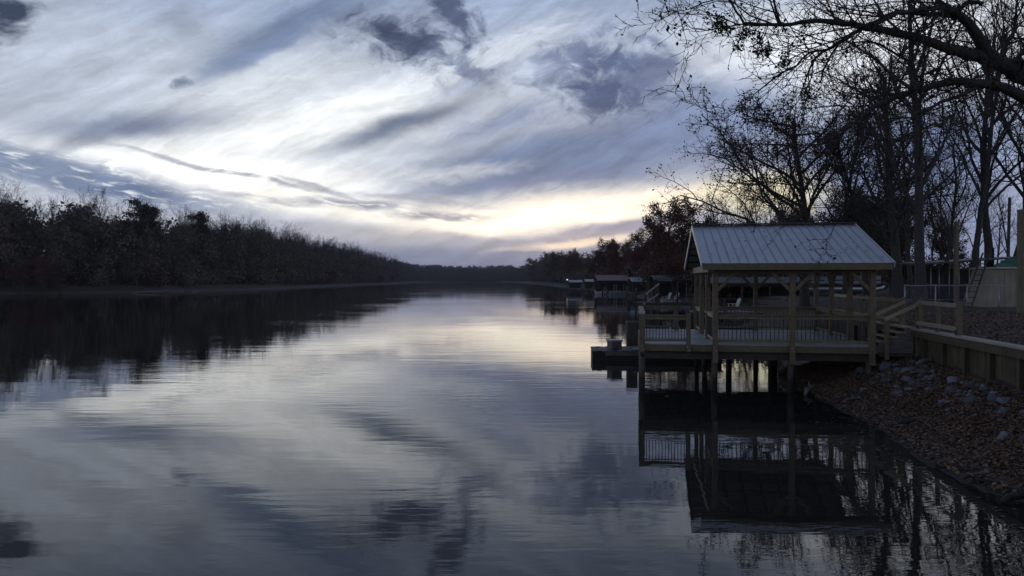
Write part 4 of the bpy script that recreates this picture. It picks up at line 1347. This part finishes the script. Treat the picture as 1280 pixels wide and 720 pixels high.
# ------------------------------------------------------------------ shed, shelter, ladder, fence, posts on the lawn
def build_yard():
    # tan shed
    c = pix(1246, 381, 39.0); z = hgt(c.x, c.y)
    r = thing('shed', 'low tan panelled shed with a pale roof edge under the shelter roof', 'shed', (c.x, c.y, z), -rad(3))
    m = MB(); w, dpt, h = 1.17, 1.1, 1.92
    m.hexa([(-w, -dpt, 0), (w, -dpt, 0), (w, dpt, 0), (-w, dpt, 0), (-w + .55, -dpt, h), (w, -dpt, h), (w, dpt, h), (-w + .55, dpt, h)])
    m.build('wall', M['tan'], r)
    for i in range(9):
        x = -w + .12 + i * .27
        m = MB(); lift = max(0.0, min(1.0, (x + w) / .55)); m.box(x - .02, x + .02, -dpt - .022, -dpt - .002, .02, h * lift - .02 if lift < 1 else h - .02); m.build('batten', M['tan'], r)
    m = MB(); m.box(w - .1, w - .0, -dpt - .03, -dpt - .003, 0, h); m.build('corner_board', M['dark_wood'], r)
    m = MB(); m.box(-w + .45, w + .1, -dpt - .12, dpt + .1, h + .002, h + .09); m.build('roof', M['grey_roof'], r)
    # green tarp beside the roof
    c2 = pix(1269, 330, 38.5)
    g = thing('tarp', 'folded green tarp lying over the shed roof end', 'tarp', (c2.x, c2.y, z + h + .095), -rad(3))
    m = MB(); rng = random.Random(9)
    nx, ny = 12, 6; P = {}
    for i in range(nx + 1):
        for j in range(ny + 1):
            x = -.62 + 1.35 * i / nx; y = -.75 + 1.5 * j / ny
            P[i, j] = (x, y, .06 + .34 * min(1, max(0, (x + .62) / .5)) + .05 * math.sin(5 * x + 3 * j) + rng.uniform(-.015, .015))
    for i in range(nx):
        for j in range(ny):
            m.quad(P[i, j], P[i + 1, j], P[i + 1, j + 1], P[i, j + 1])
            a, b, c_, d = [(q[0], q[1], 0.0) for q in (P[i, j], P[i + 1, j], P[i + 1, j + 1], P[i, j + 1])]
            m.quad(a, d, c_, b)
    for j in (0, ny):
        for i in range(nx): m.quad((P[i, j][0], P[i, j][1], 0), (P[i + 1, j][0], P[i + 1, j][1], 0), P[i + 1, j], P[i, j])
    for i in (0, nx):
        for j in range(ny): m.quad((P[i, j][0], P[i, j][1], 0), (P[i, j + 1][0], P[i, j + 1][1], 0), P[i, j + 1], P[i, j])
    m.build('sheet', M['green'], g)
    # open metal shelter with a thin dark roof
    a = pix(1152, 378, 41.5); b = pix(1292, 378, 41.0); z = hgt(a.x, a.y)
    s = thing('open_shelter', 'open shelter of thin metal posts under a flat dark roof behind the tan shed', 'shelter', (a.x, a.y, z), 0)
    L = b.x - a.x; D = 3.0
    m = MB(); m.hexa([(-.1, -.6, 2.12), (L, -.6, 2.50), (L, D, 2.55), (-.1, D, 2.2), (-.1, -.6, 2.2), (L, -.6, 2.58), (L, D, 2.63), (-.1, D, 2.28)]); m.build('roof', M['dark_roof'], s)
    for x in (0.05, .5, .95, 1.5, 2.05, 2.6, 3.2):
        m = MB(); m.tube([(x, 0, 0), (x, 0, 2.13 + .06 * x)], .024, 8); m.build('post', M['pole_metal'], s, smooth=True)
    for x in (.05, 1.5, 3.2, 5.0):
        m = MB(); m.tube([(x, D - .1, 0), (x, D - .1, 2.2 + .06 * x)], .024, 8); m.build('post', M['pole_metal'], s, smooth=True)
    for zz in (.22, 1.05):
        m = MB(); m.tube([(0.05, -.04, zz), (3.2, -.04, zz)], .018, 8); m.build('rail', M['pole_metal'], s, smooth=True)
    m = MB()
    for i in range(10):
        m.box(.55 + i * .29, .82 + i * .29, 1.5, 1.54, .05, 1.9 + .02 * (i % 2))
    m.build('screen_panel', M['dark_panel'], s)
    m = MB(); m.box(.1, 3.1, .4, 1.2, .0, .55); m.build('bench', M['dark_panel'], s, bevel=.03)
    # ladder
    a = pix(1208, 381, 36.3); b = pix(1233, 316, 36.9); z = hgt(a.x, a.y)
    l = thing('ladder', 'wooden ladder leaning right over the shelter roof in front of the forked tree', 'ladder', (a.x, a.y, z), 0)
    A = Vector((0, 0, 0)); B = Vector((b.x - a.x, b.y - a.y, b.z - z))
    for o in (-.21, .21):
        m = MB(); m.beam(A + Vector((o, 0, 0)), B + Vector((o * .8, 0, 0)), .04, .09, up=(0, 1, 0)); m.build('side_rail', M['dark_wood'], l)
    for i in range(1, 10):
        p = A.lerp(B, i / 10)
        m = MB(); m.box(p.x - .20, p.x + .20, p.y - .05, p.y + .03, p.z - .02, p.z + .02); m.build('rung', M['dark_wood'], l)
    # tall square posts
    for px, yb, yt, d, lab in ((1195, 380, 277, 39.0, 'tall square timber post standing alone in front of the metal shelter'), (1275, 394, 262, 29.0, 'tallest square timber post right at the tan shed corner')):
        c = pix(px, yb, d); z = hgt(c.x, c.y); top = pix(px, yt, d).z - z
        p = thing('timber_post', lab, 'post', (c.x, c.y, z), .15)
        m = MB(); m.box(-.085, .085, -.085, .085, -.3, top - .06); m.build('shaft', M['treated'], p, bevel=.008)
        m = MB(); m.box(-.09, .09, -.09, .09, top - .058, top); m.build('post_cap', M['old_wood'], p)
    # dark poles behind
    c = pix(1260, 330, 47); z = hgt(c.x, c.y)
    p = thing('utility_pole', 'dark thin pole leaning slightly right behind the shed beside the leaning tree', 'pole', (c.x, c.y, z), 0)
    t = pix(1262, 249, 47); m = MB(); m.tube([(0, 0, -.2), (.0, 0, 2.5), (t.x - c.x, 0, t.z - z)], [.11, .10, .085], 10); m.build('shaft', M['pile'], p, smooth=True)
    m = MB(); m.tube([(t.x - c.x, 0, t.z - z + .002), (t.x - c.x, 0, t.z - z + .12)], [.1, .06], 10); m.build('top_cap', M['black_metal'], p)
    c = pix(1241, 324, 42.2); z = hgt(c.x, c.y)
    p = thing('stove_pipe', 'short dark stove pipe rising above the dark shelter roof', 'pipe', (c.x, c.y, z), 0)
    t = pix(1241, 311, 42.2); m = MB(); m.tube([(0, 0, 0), (0, 0, t.z - z)], .075, 12); m.build('flue', M['black_metal'], p, smooth=True)
    m = MB(); m.tube([(0, 0, t.z - z + .002), (0, 0, t.z - z + .07)], [.11, .03], 12); m.build('rain_cap', M['black_metal'], p)
    # chain link fence across the lawn
    a = pix(1131, 355, 33.0); b = pix(1290, 355, 31.5); z = hgt(a.x, a.y)
    f = thing('chain_link_fence', 'low chain link fence with a grey pipe rail crossing the lawn before the shelter', 'fence', (a.x, a.y, z), math.atan2(b.y - a.y, b.x - a.x))
    L = (b - a).length; h = 1.08
    for i in range(5):
        x = L * i / 4
        m = MB(); m.tube([(x, 0, -.2), (x, 0, h + .03)], .026, 8); m.build('post', M['pole_metal'], f, smooth=True)
    m = MB(); m.tube([(0, -.05, h - .02), (L, -.05, h - .02)], .02, 8); m.build('top_rail', M['pole_metal'], f, smooth=True)
    m = MB(); s = .11; n = int(L / s)
    for i in range(-int(h / s), n):
        for sg in (1, -1):
            x0 = i * s; x1 = x0 + h - .05
            if sg < 0: x0, x1 = x1, x0
            za, zb = .02, h - .03
            # clip to the fence
            pts = []
            for t in (0, 1):
                pts.append((x0 + (x1 - x0) * t, za + (zb - za) * t))
            (xa, ya), (xb, yb) = pts
            def clip(xa, ya, xb, yb):
                if xa < 0: ya += (yb - ya) * (0 - xa) / (xb - xa); xa = 0
                if xa > L: ya += (yb - ya) * (L - xa) / (xb - xa); xa = L
                return xa, ya
            if max(xa, xb) <= 0 or min(xa, xb) >= L: continue
            xa, ya = clip(xa, ya, xb, yb); xb, yb = clip(xb, yb, xa, ya)
            m.tube([(xa, .03 * sg * .1, ya), (xb, .03 * sg * .1, yb)], .0022, 3, cap=False)
    m.build('wire_mesh', M['pole_metal'], f)
    # pontoon boat parked beyond the lawn
    c = pix(1046, 362, 62); z = hgt(c.x, c.y)
    r = thing('pontoon_boat', 'pale pontoon boat parked on land and seen through the right side of the pavilion', 'boat', (c.x, c.y, z), rad(-4))
    for y in (-.85, .85):
        m = MB(); m.tube([(-3.3, y, .72), (-2.9, y, .55), (2.7, y, .55), (3.2, y, .66), (3.45, y, .8)], [.2, .29, .29, .22, .05], 14); m.build('pontoon', M['alu'], r, smooth=True)
    m = MB(); m.box(-3.2, 3.2, -1.2, 1.2, .85, .93); m.build('deck', M['dark_panel'], r)
    for (x0, x1) in ((-3.1, -1.3), (-1.25, .6), (.65, 3.0)):
        m = MB(); m.box(x0, x1, -1.2, -1.16, .98, 1.56); p = m.build('fence_panel', M['boat_panel'], r, bevel=.02)
        m = MB(); m.box(x0 + .05, x1 - .05, -1.206, -1.202, 1.2, 1.3); m.build('stripe', M['blue'], p)
        m = MB(); m.tube([(x0, -1.18, 1.6), (x1, -1.18, 1.6)], .025, 6); m.build('rail', M['alu'], p)
    m = MB(); m.box(-3.1, 3.0, 1.16, 1.2, .98, 1.56); m.build('fence_panel', M['boat_panel'], r)
    for x in (-1.2, 1.5):
        for y in (-1.1, 1.1):
            m = MB(); m.tube([(x, y, 1.5), (x, y, 2.3)], .02, 6); m.build('canopy_pole', M['alu'], r)
    m = MB(); m.box(-1.5, 1.9, -1.2, 1.2, 2.3, 2.38); m.build('canopy', M['blue_roof'], r, bevel=.03)
    m = MB(); m.box(-3.75, -3.3, -.22, .22, .35, 1.15); m.build('outboard_motor', M['blue'], r, bevel=.08)
    for x in (-1.6, 1.6):
        for y in (-.85, .85):
            m = MB(); m.box(x - .2, x + .2, y - .2, y + .2, -.1, .27); m.build('support_block', M['dark_wood'], r)


def chair_thing(x, y, z, rz, label):
    r = thing('lawn_chair', label, 'chair', (x, y, z), rz, 'white chairs on the neighbouring docks')
    m = MB()
    for i in range(5): m.box(-.25, .25, -.22 + i * .1, -.13 + i * .1, .355 - .02 * i, .38 - .02 * i)
    m.build('seat', M['white'], r)
    m = MB()
    for i in range(5):
        x0 = -.25 + i * .102
        hh = 1.0 - .04 * abs(i - 2)
        m.hexa([(x0, .22, .32), (x0 + .088, .22, .32), (x0 + .088, .25, .32), (x0, .25, .32), (x0, .46, hh), (x0 + .088, .46, hh), (x0 + .088, .49, hh), (x0, .49, hh)])
    m.build('backrest', M['white'], r)
    for s in (-1, 1):
        m = MB(); m.box(s * .33 - .06, s * .33 + .06, -.3, .36, .56, .585); m.build('armrest', M['white'], r)
        m = MB(); m.box(s * .33 - .02, s * .33 + .02, -.27, -.2, 0, .56); m.build('leg', M['white'], r)
        m = MB(); m.beam((s * .29, -.2, .36), (s * .29, .42, .0), .03, .09); m.build('leg', M['white'], r)
    return r


def boat_house(px, d, w, dep, ze, zr, roof, label, rz=0, wall=True, n=4):
    c = pix(px, 360, d)
    r = thing('boathouse', label, 'boathouse', (c.x, c.y, 0), rz)
    m = MB()
    m.hexa([(-w / 2, -dep / 2, ze), (w / 2, -dep / 2, ze), (w / 2, 0, zr), (-w / 2, 0, zr), (-w / 2, -dep / 2, ze + .09), (w / 2, -dep / 2, ze + .09), (w / 2, 0, zr + .09), (-w / 2, 0, zr + .09)])
    m.build('roof', M[roof], r)
    m = MB()
    m.hexa([(-w / 2, .005, zr), (w / 2, .005, zr), (w / 2, dep / 2, ze), (-w / 2, dep / 2, ze), (-w / 2, .005, zr + .09), (w / 2, .005, zr + .09), (w / 2, dep / 2, ze + .09), (-w / 2, dep / 2, ze + .09)])
    m.build('roof', M[roof], r)
    for i in range(n):
        x = -w / 2 + .3 + (w - .6) * i / (n - 1)
        for y in (-dep / 2 + .35, dep / 2 - .35):
            m = MB(); m.box(x - .08, x + .08, y - .08, y + .08, -1.5, ze - .003); m.build('post', M['dark_wood'], r)
    m = MB(); m.box(-w / 2 + .1, w / 2 - .1, -dep / 2 + .2, dep / 2 - .2, .55, .68); m.build('deck', M['old_wood'], r)
    m = MB(); m.box(-w / 2 + .2, w / 2 - .2, -dep / 2 + .27, -dep / 2 + .43, ze - .22, ze - .004); m.build('beam', M['dark_wood'], r)
    if wall:
        m = MB(); m.box(-w / 2 + .4, w / 2 - .4, dep / 2 - .6, dep / 2 - .5, .682, ze - .05); m.build('back_wall', M['dark_panel'], r)
    return r


def build_docks():
    boat_house(719, 226, 4.0, 6, 2.35, 3.0, 'blue_roof', 'small boathouse with a blue grey roof farthest up the right bank', 0, True, 3)
    boat_house(737, 205, 2.8, 5, 2.6, 3.2, 'grey_roof', 'small pale roofed boathouse between the blue grey one and the red one', 0, True, 3)
    boat_house(766, 172, 8.0, 8, 2.9, 4.1, 'red_roof', 'large boathouse with a faded red metal roof', 0, True, 5)
    boat_house(799, 150, 4.0, 6, 2.7, 3.5, 'blue_roof', 'dark boathouse with a thin grey blue roof edge right of the red one', 0, True, 3)
    boat_house(845, 98, 6.5, 6, 2.9, 3.6, 'dark_roof', 'dark flat boathouse right behind the white chairs', 0, True, 4)
    boat_house(940, 66, 7.4, 5, 2.75, 3.25, 'dark_roof', 'dark roofed dock shelter seen through the left bay of the pavilion', -ANG, True, 4)
    for px, d, h in ((702, 214, 1.3), (729, 196, 1.6), (741, 186, 1.2), (756, 150, 1.5), (783, 140, 1.4), (795, 122, 1.7), (806, 112, 1.3), (815, 96, 1.5)):
        c = pix(px, 360, d)
        r = thing('mooring_pile', 'dark mooring pile standing in the water among the far boathouses', 'pile', (c.x, c.y, 0), 0, 'mooring piles by the boathouses')
        m = MB(); m.tube([(0, 0, -1.6), (0, 0, h)], [.14, .12], 8); m.build('shaft', M['pile'], r, smooth=True)
        m = MB(); m.tube([(0, 0, h + .002), (0, 0, h + .12)], [.13, .04], 8); m.build('pile_cap', M['old_wood'], r)
    # white channel pole
    c = pix(709, 360, 222)
    r = thing('marker_pole', 'dark pole topped by a small white lamp left of the small boathouses', 'pole', (c.x, c.y, 0))
    m = MB(); m.tube([(0, 0, -1.5), (0, 0, 3.0)], .11, 8); m.build('shaft', M['dark_wood'], r, smooth=True)
    m = MB(); m.tube([(0, 0, 3.002), (0, 0, 3.35)], [.26, .2], 10); m.build('top_lamp', M['lamp'], r)
    # moored boat under the red roof
    for px, d, lab, mat, L in ((749, 164, 'pale hulled motor boat moored before the red boathouse', 'hull_white', 4.6), (776, 158, 'grey boat with a white frame moored at the right end of the red boathouse', 'boat_panel', 5.2), (836, 92, 'small grey boat tied below the neighbouring dock', 'boat_panel', 3.6)):
        c = pix(px, 366, d)
        b = thing('motor_boat', lab, 'boat', (c.x, c.y, 0), rad(100 if px != 776 else 10))
        m = MB(); ring = []
        n = 9
        for i in range(n):
            t = i / (n - 1); x = -L / 2 + L * t; wd = .95 * (1 - max(0, t - .5) ** 2 * 3.4); sh = .62 + .28 * t * t
            ring.append([(x, -wd, sh), (x, -wd * .82, .02), (x, 0, -.22 + .3 * max(0, t - .6)), (x, wd * .82, .02), (x, wd, sh), (x, wd * .86, sh - .02), (x, 0, .2), (x, -wd * .86, sh - .02)])
        for i in range(n - 1):
            for j in range(8): m.quad(ring[i][j], ring[i][(j + 1) % 8], ring[i + 1][(j + 1) % 8], ring[i + 1][j])
        m.poly(ring[0]); m.poly(ring[-1][::-1]); m.build('hull', M[mat], b)
        m = MB(); m.hexa([(.2, -.6, .6), (.3, -.6, .6), (.3, .6, .6), (.2, .6, .6), (-.1, -.5, 1.15), (-.07, -.5, 1.15), (-.07, .5, 1.15), (-.1, .5, 1.15)]); m.build('windshield', M['dark_panel'], b)
        m = MB(); m.box(-L / 2 - .35, -L / 2 - .02, -.18, .18, .1, 1.0); m.build('outboard_motor', M['black_metal'], b, bevel=.06)
        if px == 776:
            for x in (-1.2, .9):
                for y in (-.8, .8):
                    m = MB(); m.tube([(x, y, .5), (x, y, 2.1)], .03, 6); m.build('canopy_pole', M['white'], b)
            m = MB(); m.box(-1.4, 1.1, -.9, .9, 2.1, 2.17); m.build('canopy', M['blue'], b)
    # neighbouring dock with chairs, sloping gangway and its dark posts
    c = pix(838, 378, 76)
    r = thing('neighbour_dock', 'dark timber dock with posts and a rail where the two white chairs stand', 'dock', (c.x, c.y, 0), -ANG)
    m = MB(); rng = random.Random(2); x = -3.6
    while x < 5.0: m.box(x, x + .18, -1.7, 2.2, .80, .85 + rng.uniform(-.01, .01)); x += .19
    m.build('deck_boards', M['dark_wood'], r)
    m = MB(); m.box(-3.6, 5.0, -1.75, -1.705, .55, .84); m.build('fascia', M['dark_wood'], r)
    for x in (-3.4, -1.4, .6, 2.6, 4.6):
        for y in (-1.6, 2.1):
            m = MB(); m.box(x - .09, x + .09, y - .09, y + .09, -1.5, 3.1 if x > -2 else 2.0); m.build('post', M['dark_wood'], r)
    for zz in (1.3, 1.75):
        m = MB(); m.box(.6, 4.6, 2.02, 2.06, zz, zz + .1); m.build('rail', M['dark_wood'], r)
    m = MB(); m.box(-1.6, 5.0, -1.9, 2.4, 3.103, 3.2); m.build('roof', M['dark_roof'], r)
    a, b = pix(807, 368, 70), pix(824, 354.5, 70)
    g = thing('gangway_rail', 'pale yellow sloping handrail rising right beside the neighbouring dock', 'handrail', (a.x, a.y, 0))
    dx, zz0, zz1 = b.x - a.x, a.z, b.z
    m = MB(); m.beam((0, 0, zz0), (dx, 0, zz1), .07, .14); m.build('rail', M['treated_pale'], g)
    for t in (0.05, .95):
        m = MB(); m.box(dx * t - .045, dx * t + .045, .04, .12, -1.2 if t < .5 else -1.0, zz0 + (zz1 - zz0) * t); m.build('post', M['dark_wood'], g)
    m = MB(); m.beam((-.1, .5, zz0 - .95), (dx + .1, .5, zz1 - .95), .8, .08); m.build('ramp', M['old_wood'], g)
    a = pix(833, 378, 75.6); chair_thing(a.x, a.y, .862, rad(-70), 'left white slatted chair of the two on the neighbouring dock')
    a = pix(843, 378, 75.4); chair_thing(a.x, a.y, .862, rad(-65), 'right white slatted chair of the two on the neighbouring dock')
    # low dark dock with the third chair, seen through the pavilion's left bay
    c = pix(922, 379, 56); z = max(hgt(c.x, c.y), .2)
    r = thing('bank_platform', 'low dark timber platform seen through the left bay of the pavilion', 'platform', (c.x, c.y, 0), -ANG)
    m = MB(); x = -3.4
    while x < 3.4: m.box(x, x + .18, -1.6, 1.6, z + .5, z + .55); x += .19
    m.build('deck_boards', M['old_wood'], r)
    for x in (-3.2, -1.1, 1.1, 3.2):
        for y in (-1.5, 1.5):
            m = MB(); m.box(x - .08, x + .08, y - .08, y + .08, min(z, 0) - .6, z + 1.5); m.build('post', M['dark_wood'], r)
    for zz in (1.0, 1.4):
        m = MB(); m.box(-3.2, 3.2, 1.42, 1.46, z + zz, z + zz + .09); m.build('rail', M['dark_wood'], r)
    a = pix(917, 377, 55.6); chair_thing(a.x, a.y, z + .56, rad(-80), 'white chair alone on the dark platform seen through the left pavilion bay')
    # red umbrella
    c = pix(858, 352, 92); z = hgt(c.x, c.y)
    u = thing('sun_umbrella', 'small faded red umbrella beyond the neighbouring dock at the left edge of the pavilion', 'umbrella', (c.x, c.y, z))
    tz = pix(858, 346.5, 92).z - z
    m = MB(); m.tube([(0, 0, 0), (0, 0, tz - .02)], .03, 8); m.build('pole', M['pole_metal'], u)
    m = MB(); n = 10
    for i in range(n):
        a0, a1 = 6.283 * i / n, 6.283 * (i + 1) / n
        p, q = (.8 * math.cos(a0), .8 * math.sin(a0), tz - .42), (.8 * math.cos(a1), .8 * math.sin(a1), tz - .42)
        m.poly([(0, 0, tz), p, q]); m.poly([(0, 0, tz - .05), (q[0], q[1], q[2] - .05), (p[0], p[1], p[2] - .05)])
        m.quad(p, (p[0], p[1], p[2] - .05), (q[0], q[1], q[2] - .05), q)
    m.build('canopy', M['red_cloth'], u)


# ------------------------------------------------------------------ bank: stones, driftwood, leaves
def rock_mesh(seed, flat=.65, name='rock', mat='rock'):
    import bmesh
    bm = bmesh.new(); bmesh.ops.create_icosphere(bm, subdivisions=3, radius=.5)
    r = np.random.RandomState(seed)
    planes = [(lambda v: v / np.linalg.norm(v))(r.normal(size=3)) for _ in range(11)]
    offs = r.uniform(.26, .44, 11)
    for v in bm.verts:
        p = np.array(v.co)
        for n, o in zip(planes, offs):
            s = p @ n
            if s > o: p = p - n * (s - o) * .92
        p = p * (1 + .05 * math.sin(9 * p[0] + seed) * math.cos(8 * p[1]))
        v.co = Vector((p[0] * 1.15, p[1], p[2] * flat))
    me = bpy.data.meshes.new(name); bm.to_mesh(me); bm.free()
    me.materials.append(M[mat])
    return me


def build_bank():
    rng = random.Random(6)
    R = [rock_mesh(i, .55 + .06 * (i % 4)) for i in range(8)]
    placed = []
    n = 0
    while n < 170:
        u = rng.random()
        yl = -11 + 11.6 * u ** .8
        xl = WALL_X - .24 - abs(rng.gauss(0, .30)) - (.5 if rng.random() < .06 else 0)
        if yl > -3.2: xl -= rng.uniform(0, .55)
        s = rng.choice((.08, .11, .14, .17, .22, .28, .38)) * rng.uniform(.8, 1.2)
        if xl < 3.0: continue
        if rng.random() < .35 + .3 * math.sin(yl * 1.9 + 1): continue
        if any((xl - a) ** 2 + (yl - b) ** 2 < (.42 * (s + c)) ** 2 for a, b, c in placed): continue
        placed.append((xl, yl, s))
        p = W(xl, yl)
        o = link('stone', rng.choice(R)); o.location = (p.x, p.y, hgt(p.x, p.y) + s * .05); o.scale = (s, s * rng.uniform(.75, 1.2), s * rng.uniform(.8, 1.1))
        o.rotation_euler = (rng.uniform(-.35, .35), rng.uniform(-.35, .35), rng.uniform(0, 6.28))
        tag(o, 'grey angular stone in the riprap along the foot of the timber wall', 'stone', 'riprap stones below the timber wall')
        n += 1
    for xl, yl, s, lab in ((3.55, -1.2, .22, 'pale stone lying by itself in the leaves below the right pavilion corner'), (4.35, -3.3, .2, 'palest round stone at the edge of the riprap'),):
        p = W(xl, yl); o = link('stone', R[3]); o.location = (p.x, p.y, hgt(p.x, p.y) + .03); o.scale = (s, s * .8, s * .8); tag(o, lab, 'stone')
    D = rock_mesh(40, .6, 'rock', 'dark_rock')
    c = pix(1135, 533, 15.6); o = link('dark_stone', D); o.location = (c.x, c.y, hgt(c.x, c.y) + .05); o.scale = (.36, .3, .34); tag(o, 'dark wet lump lying on the mud near the water edge', 'stone')
    # driftwood pieces
    def drift(px, py, d, L, r, rz, lab, mat='old_wood', tilt=.12, dz=.03):
        c = pix(px, py, d); z = max(hgt(c.x, c.y), 0) + dz
        t = thing('driftwood', lab, 'driftwood', (c.x, c.y, z), rz)
        q = [(-L / 2, 0, 0), (-L / 6, .06 * L, .03 + .3 * tilt * L), (L / 6, .02 * L, .02 + .5 * tilt * L), (L / 2, -.05 * L, tilt * L)]
        m = MB(); m.tube(q, [r * .8, r, r * .9, r * .35], 8); m.build('stem', M[mat], t, smooth=True)
        m = MB(); m.tube([(L / 6, .02 * L, .02 + .5 * tilt * L), (L * .32, .16 * L, .1 + tilt * L)], [r * .6, r * .2], 6); m.build('snag', M[mat], t, smooth=True)
        return t
    drift(1064, 504, 18.6, .5, .035, .5, 'small bleached stick on the mud below the pavilion corner')
    drift(1160, 492, 19.0, .75, .07, .4, 'weathered log lying in the leaves below the riprap')
    drift(1012, 483, 20.4, .7, .06, .9, 'bleached driftwood tangle under the pavilion at the water edge', tilt=.3)
    drift(1268, 630, 10.45, .42, .05, .3, 'dark snag with a red tip lying in the shallow water at the right edge', 'pile', .1, .03)
    drift(1225, 600, 11.4, .4, .022, 2.7, 'thin dark stick on the mud at the lower right', 'pile', .02, .01)
    drift(190, 357.5, 176, 9, .22, .1, 'long pale fallen trunk on the far left mud bank', 'old_wood', .06, .1)
    drift(238, 357, 196, 4, .22, 2.9, 'short pale fallen trunk on the far left mud bank', 'old_wood', .06, .1)
    # fallen leaves: nobody could count them
    r = np.random.default_rng(12)
    n = 75000
    xl = r.uniform(2.4, 5.1, n); yl = -15 + 21 * r.uniform(0, 1, n)
    n2 = 14000
    xl = np.concatenate([xl, WALL_X + .15 + 9 * r.uniform(0, 1, n2) ** 1.3]); yl = np.concatenate([yl, r.uniform(-9, 14, n2)])
    X = PO.x + xl * UX + yl * VX; Y = PO.y + xl * UY + yl * VY
    Z = height(X, Y)
    keep = (Z > .004) & (r.uniform(0, 1, len(X)) < np.clip((Z + .03 + .10 * wob(X, Y, 2.2, 31)) * 3.6, .3, .9))
    at = np.stack([X, Y, Z], 1)[keep]; k = len(at)
    a = r.normal(size=(k, 3)) * np.array([1, 1, .28]); a /= np.linalg.norm(a, axis=1, keepdims=True)
    b = np.cross(a, np.array([0, 0, 1.0]) + r.normal(0, .35, (k, 3))); b /= np.linalg.norm(b, axis=1, keepdims=True)
    nn = np.cross(a, b); nn *= np.sign(nn[:, 2:3])
    s = (r.uniform(.014, .044, k))[:, None]
    c = at + np.array([0, 0, .018]) + nn * .004
    curl = nn * s * r.uniform(-.1, .55, (k, 1))
    w = r.uniform(.5, .95, (k, 1))
    # six points round a folded leaf: two quads that share the midrib
    V = np.stack([c - a * s, c + a * s * 1.1, c + b * s * w + curl + a * s * .3, c + b * s * w * .8 + curl - a * s * .5, c - b * s * w + curl + a * s * .3, c - b * s * w * .8 + curl - a * s * .5], 1).reshape(-1, 3)
    i = np.arange(k)[:, None] * 6
    Q = np.concatenate([i + np.array([[0, 1, 2, 3]]), i + np.array([[0, 5, 4, 1]])], 1).reshape(-1, 4)
    # a few lie on the metal roof
    m = 46
    xr = r.uniform(-.3, 4.4, m); yr_ = r.uniform(-.45, 3.0, m); zr_ = 3.53 + 1.27 * (yr_ + .5) / 3.65 + .016
    c = np.stack([PO.x + xr * UX + yr_ * VX, PO.y + xr * UY + yr_ * VY, zr_], 1)
    th = r.uniform(0, 6.28, m); a = np.stack([np.cos(th), np.sin(th), .33 * np.sin(th)], 1); b = np.stack([-np.sin(th), np.cos(th), .33 * np.cos(th)], 1)
    s = r.uniform(.015, .045, m)[:, None]; up = np.array([0, 0, .012])
    V2 = np.stack([c - a * s, c + a * s * 1.1, c + b * s * .7 + a * s * .3 + up, c + b * s * .55 - a * s * .5 + up, c - b * s * .7 + a * s * .3 + up, c - b * s * .55 - a * s * .5 + up], 1).reshape(-1, 3)
    i = len(V) + np.arange(m)[:, None] * 6
    Q = np.concatenate([Q, np.concatenate([i + np.array([[0, 1, 2, 3]]), i + np.array([[0, 5, 4, 1]])], 1).reshape(-1, 4)]); V = np.concatenate([V, V2])
    # some float along the edge
    m = 420
    yl = -13 + 16 * r.uniform(0, 1, m); xl = 2.9 - np.abs(r.normal(0, .55, m))
    X = PO.x + xl * UX + yl * VX; Y = PO.y + xl * UY + yl * VY
    ok = height(X, Y) < -.005
    c = np.stack([X, Y, np.full(m, .006)], 1)[ok]; m = len(c)
    th = r.uniform(0, 6.28, m); a = np.stack([np.cos(th), np.sin(th), np.zeros(m)], 1); b = np.stack([-np.sin(th), np.cos(th), np.zeros(m)], 1)
    s = r.uniform(.015, .04, m)[:, None]; up = np.array([0, 0, .006])
    V2 = np.stack([c - a * s, c + a * s * 1.1, c + b * s * .7 + a * s * .3 + up, c + b * s * .55 - a * s * .5 + up, c - b * s * .7 + a * s * .3 + up, c - b * s * .55 - a * s * .5 + up], 1).reshape(-1, 3)
    i = len(V) + np.arange(m)[:, None] * 6
    Q = np.concatenate([Q, np.concatenate([i + np.array([[0, 1, 2, 3]]), i + np.array([[0, 5, 4, 1]])], 1).reshape(-1, 4)]); V = np.concatenate([V, V2])
    tag(link('fallen_leaves', np_mesh('fallen_leaves', V, Q, M['litter'])), kind='stuff')


build_yard(); build_docks(); build_bank()

S.view_settings.view_transform = 'Standard'
S.view_settings.look = 'None'
S.view_settings.exposure = 0.0
S.view_settings.gamma = 1.0
S.view_settings.use_curve_mapping = False
S.render.film_transparent = False
S.cycles.max_bounces = 6
S.cycles.use_denoising = True
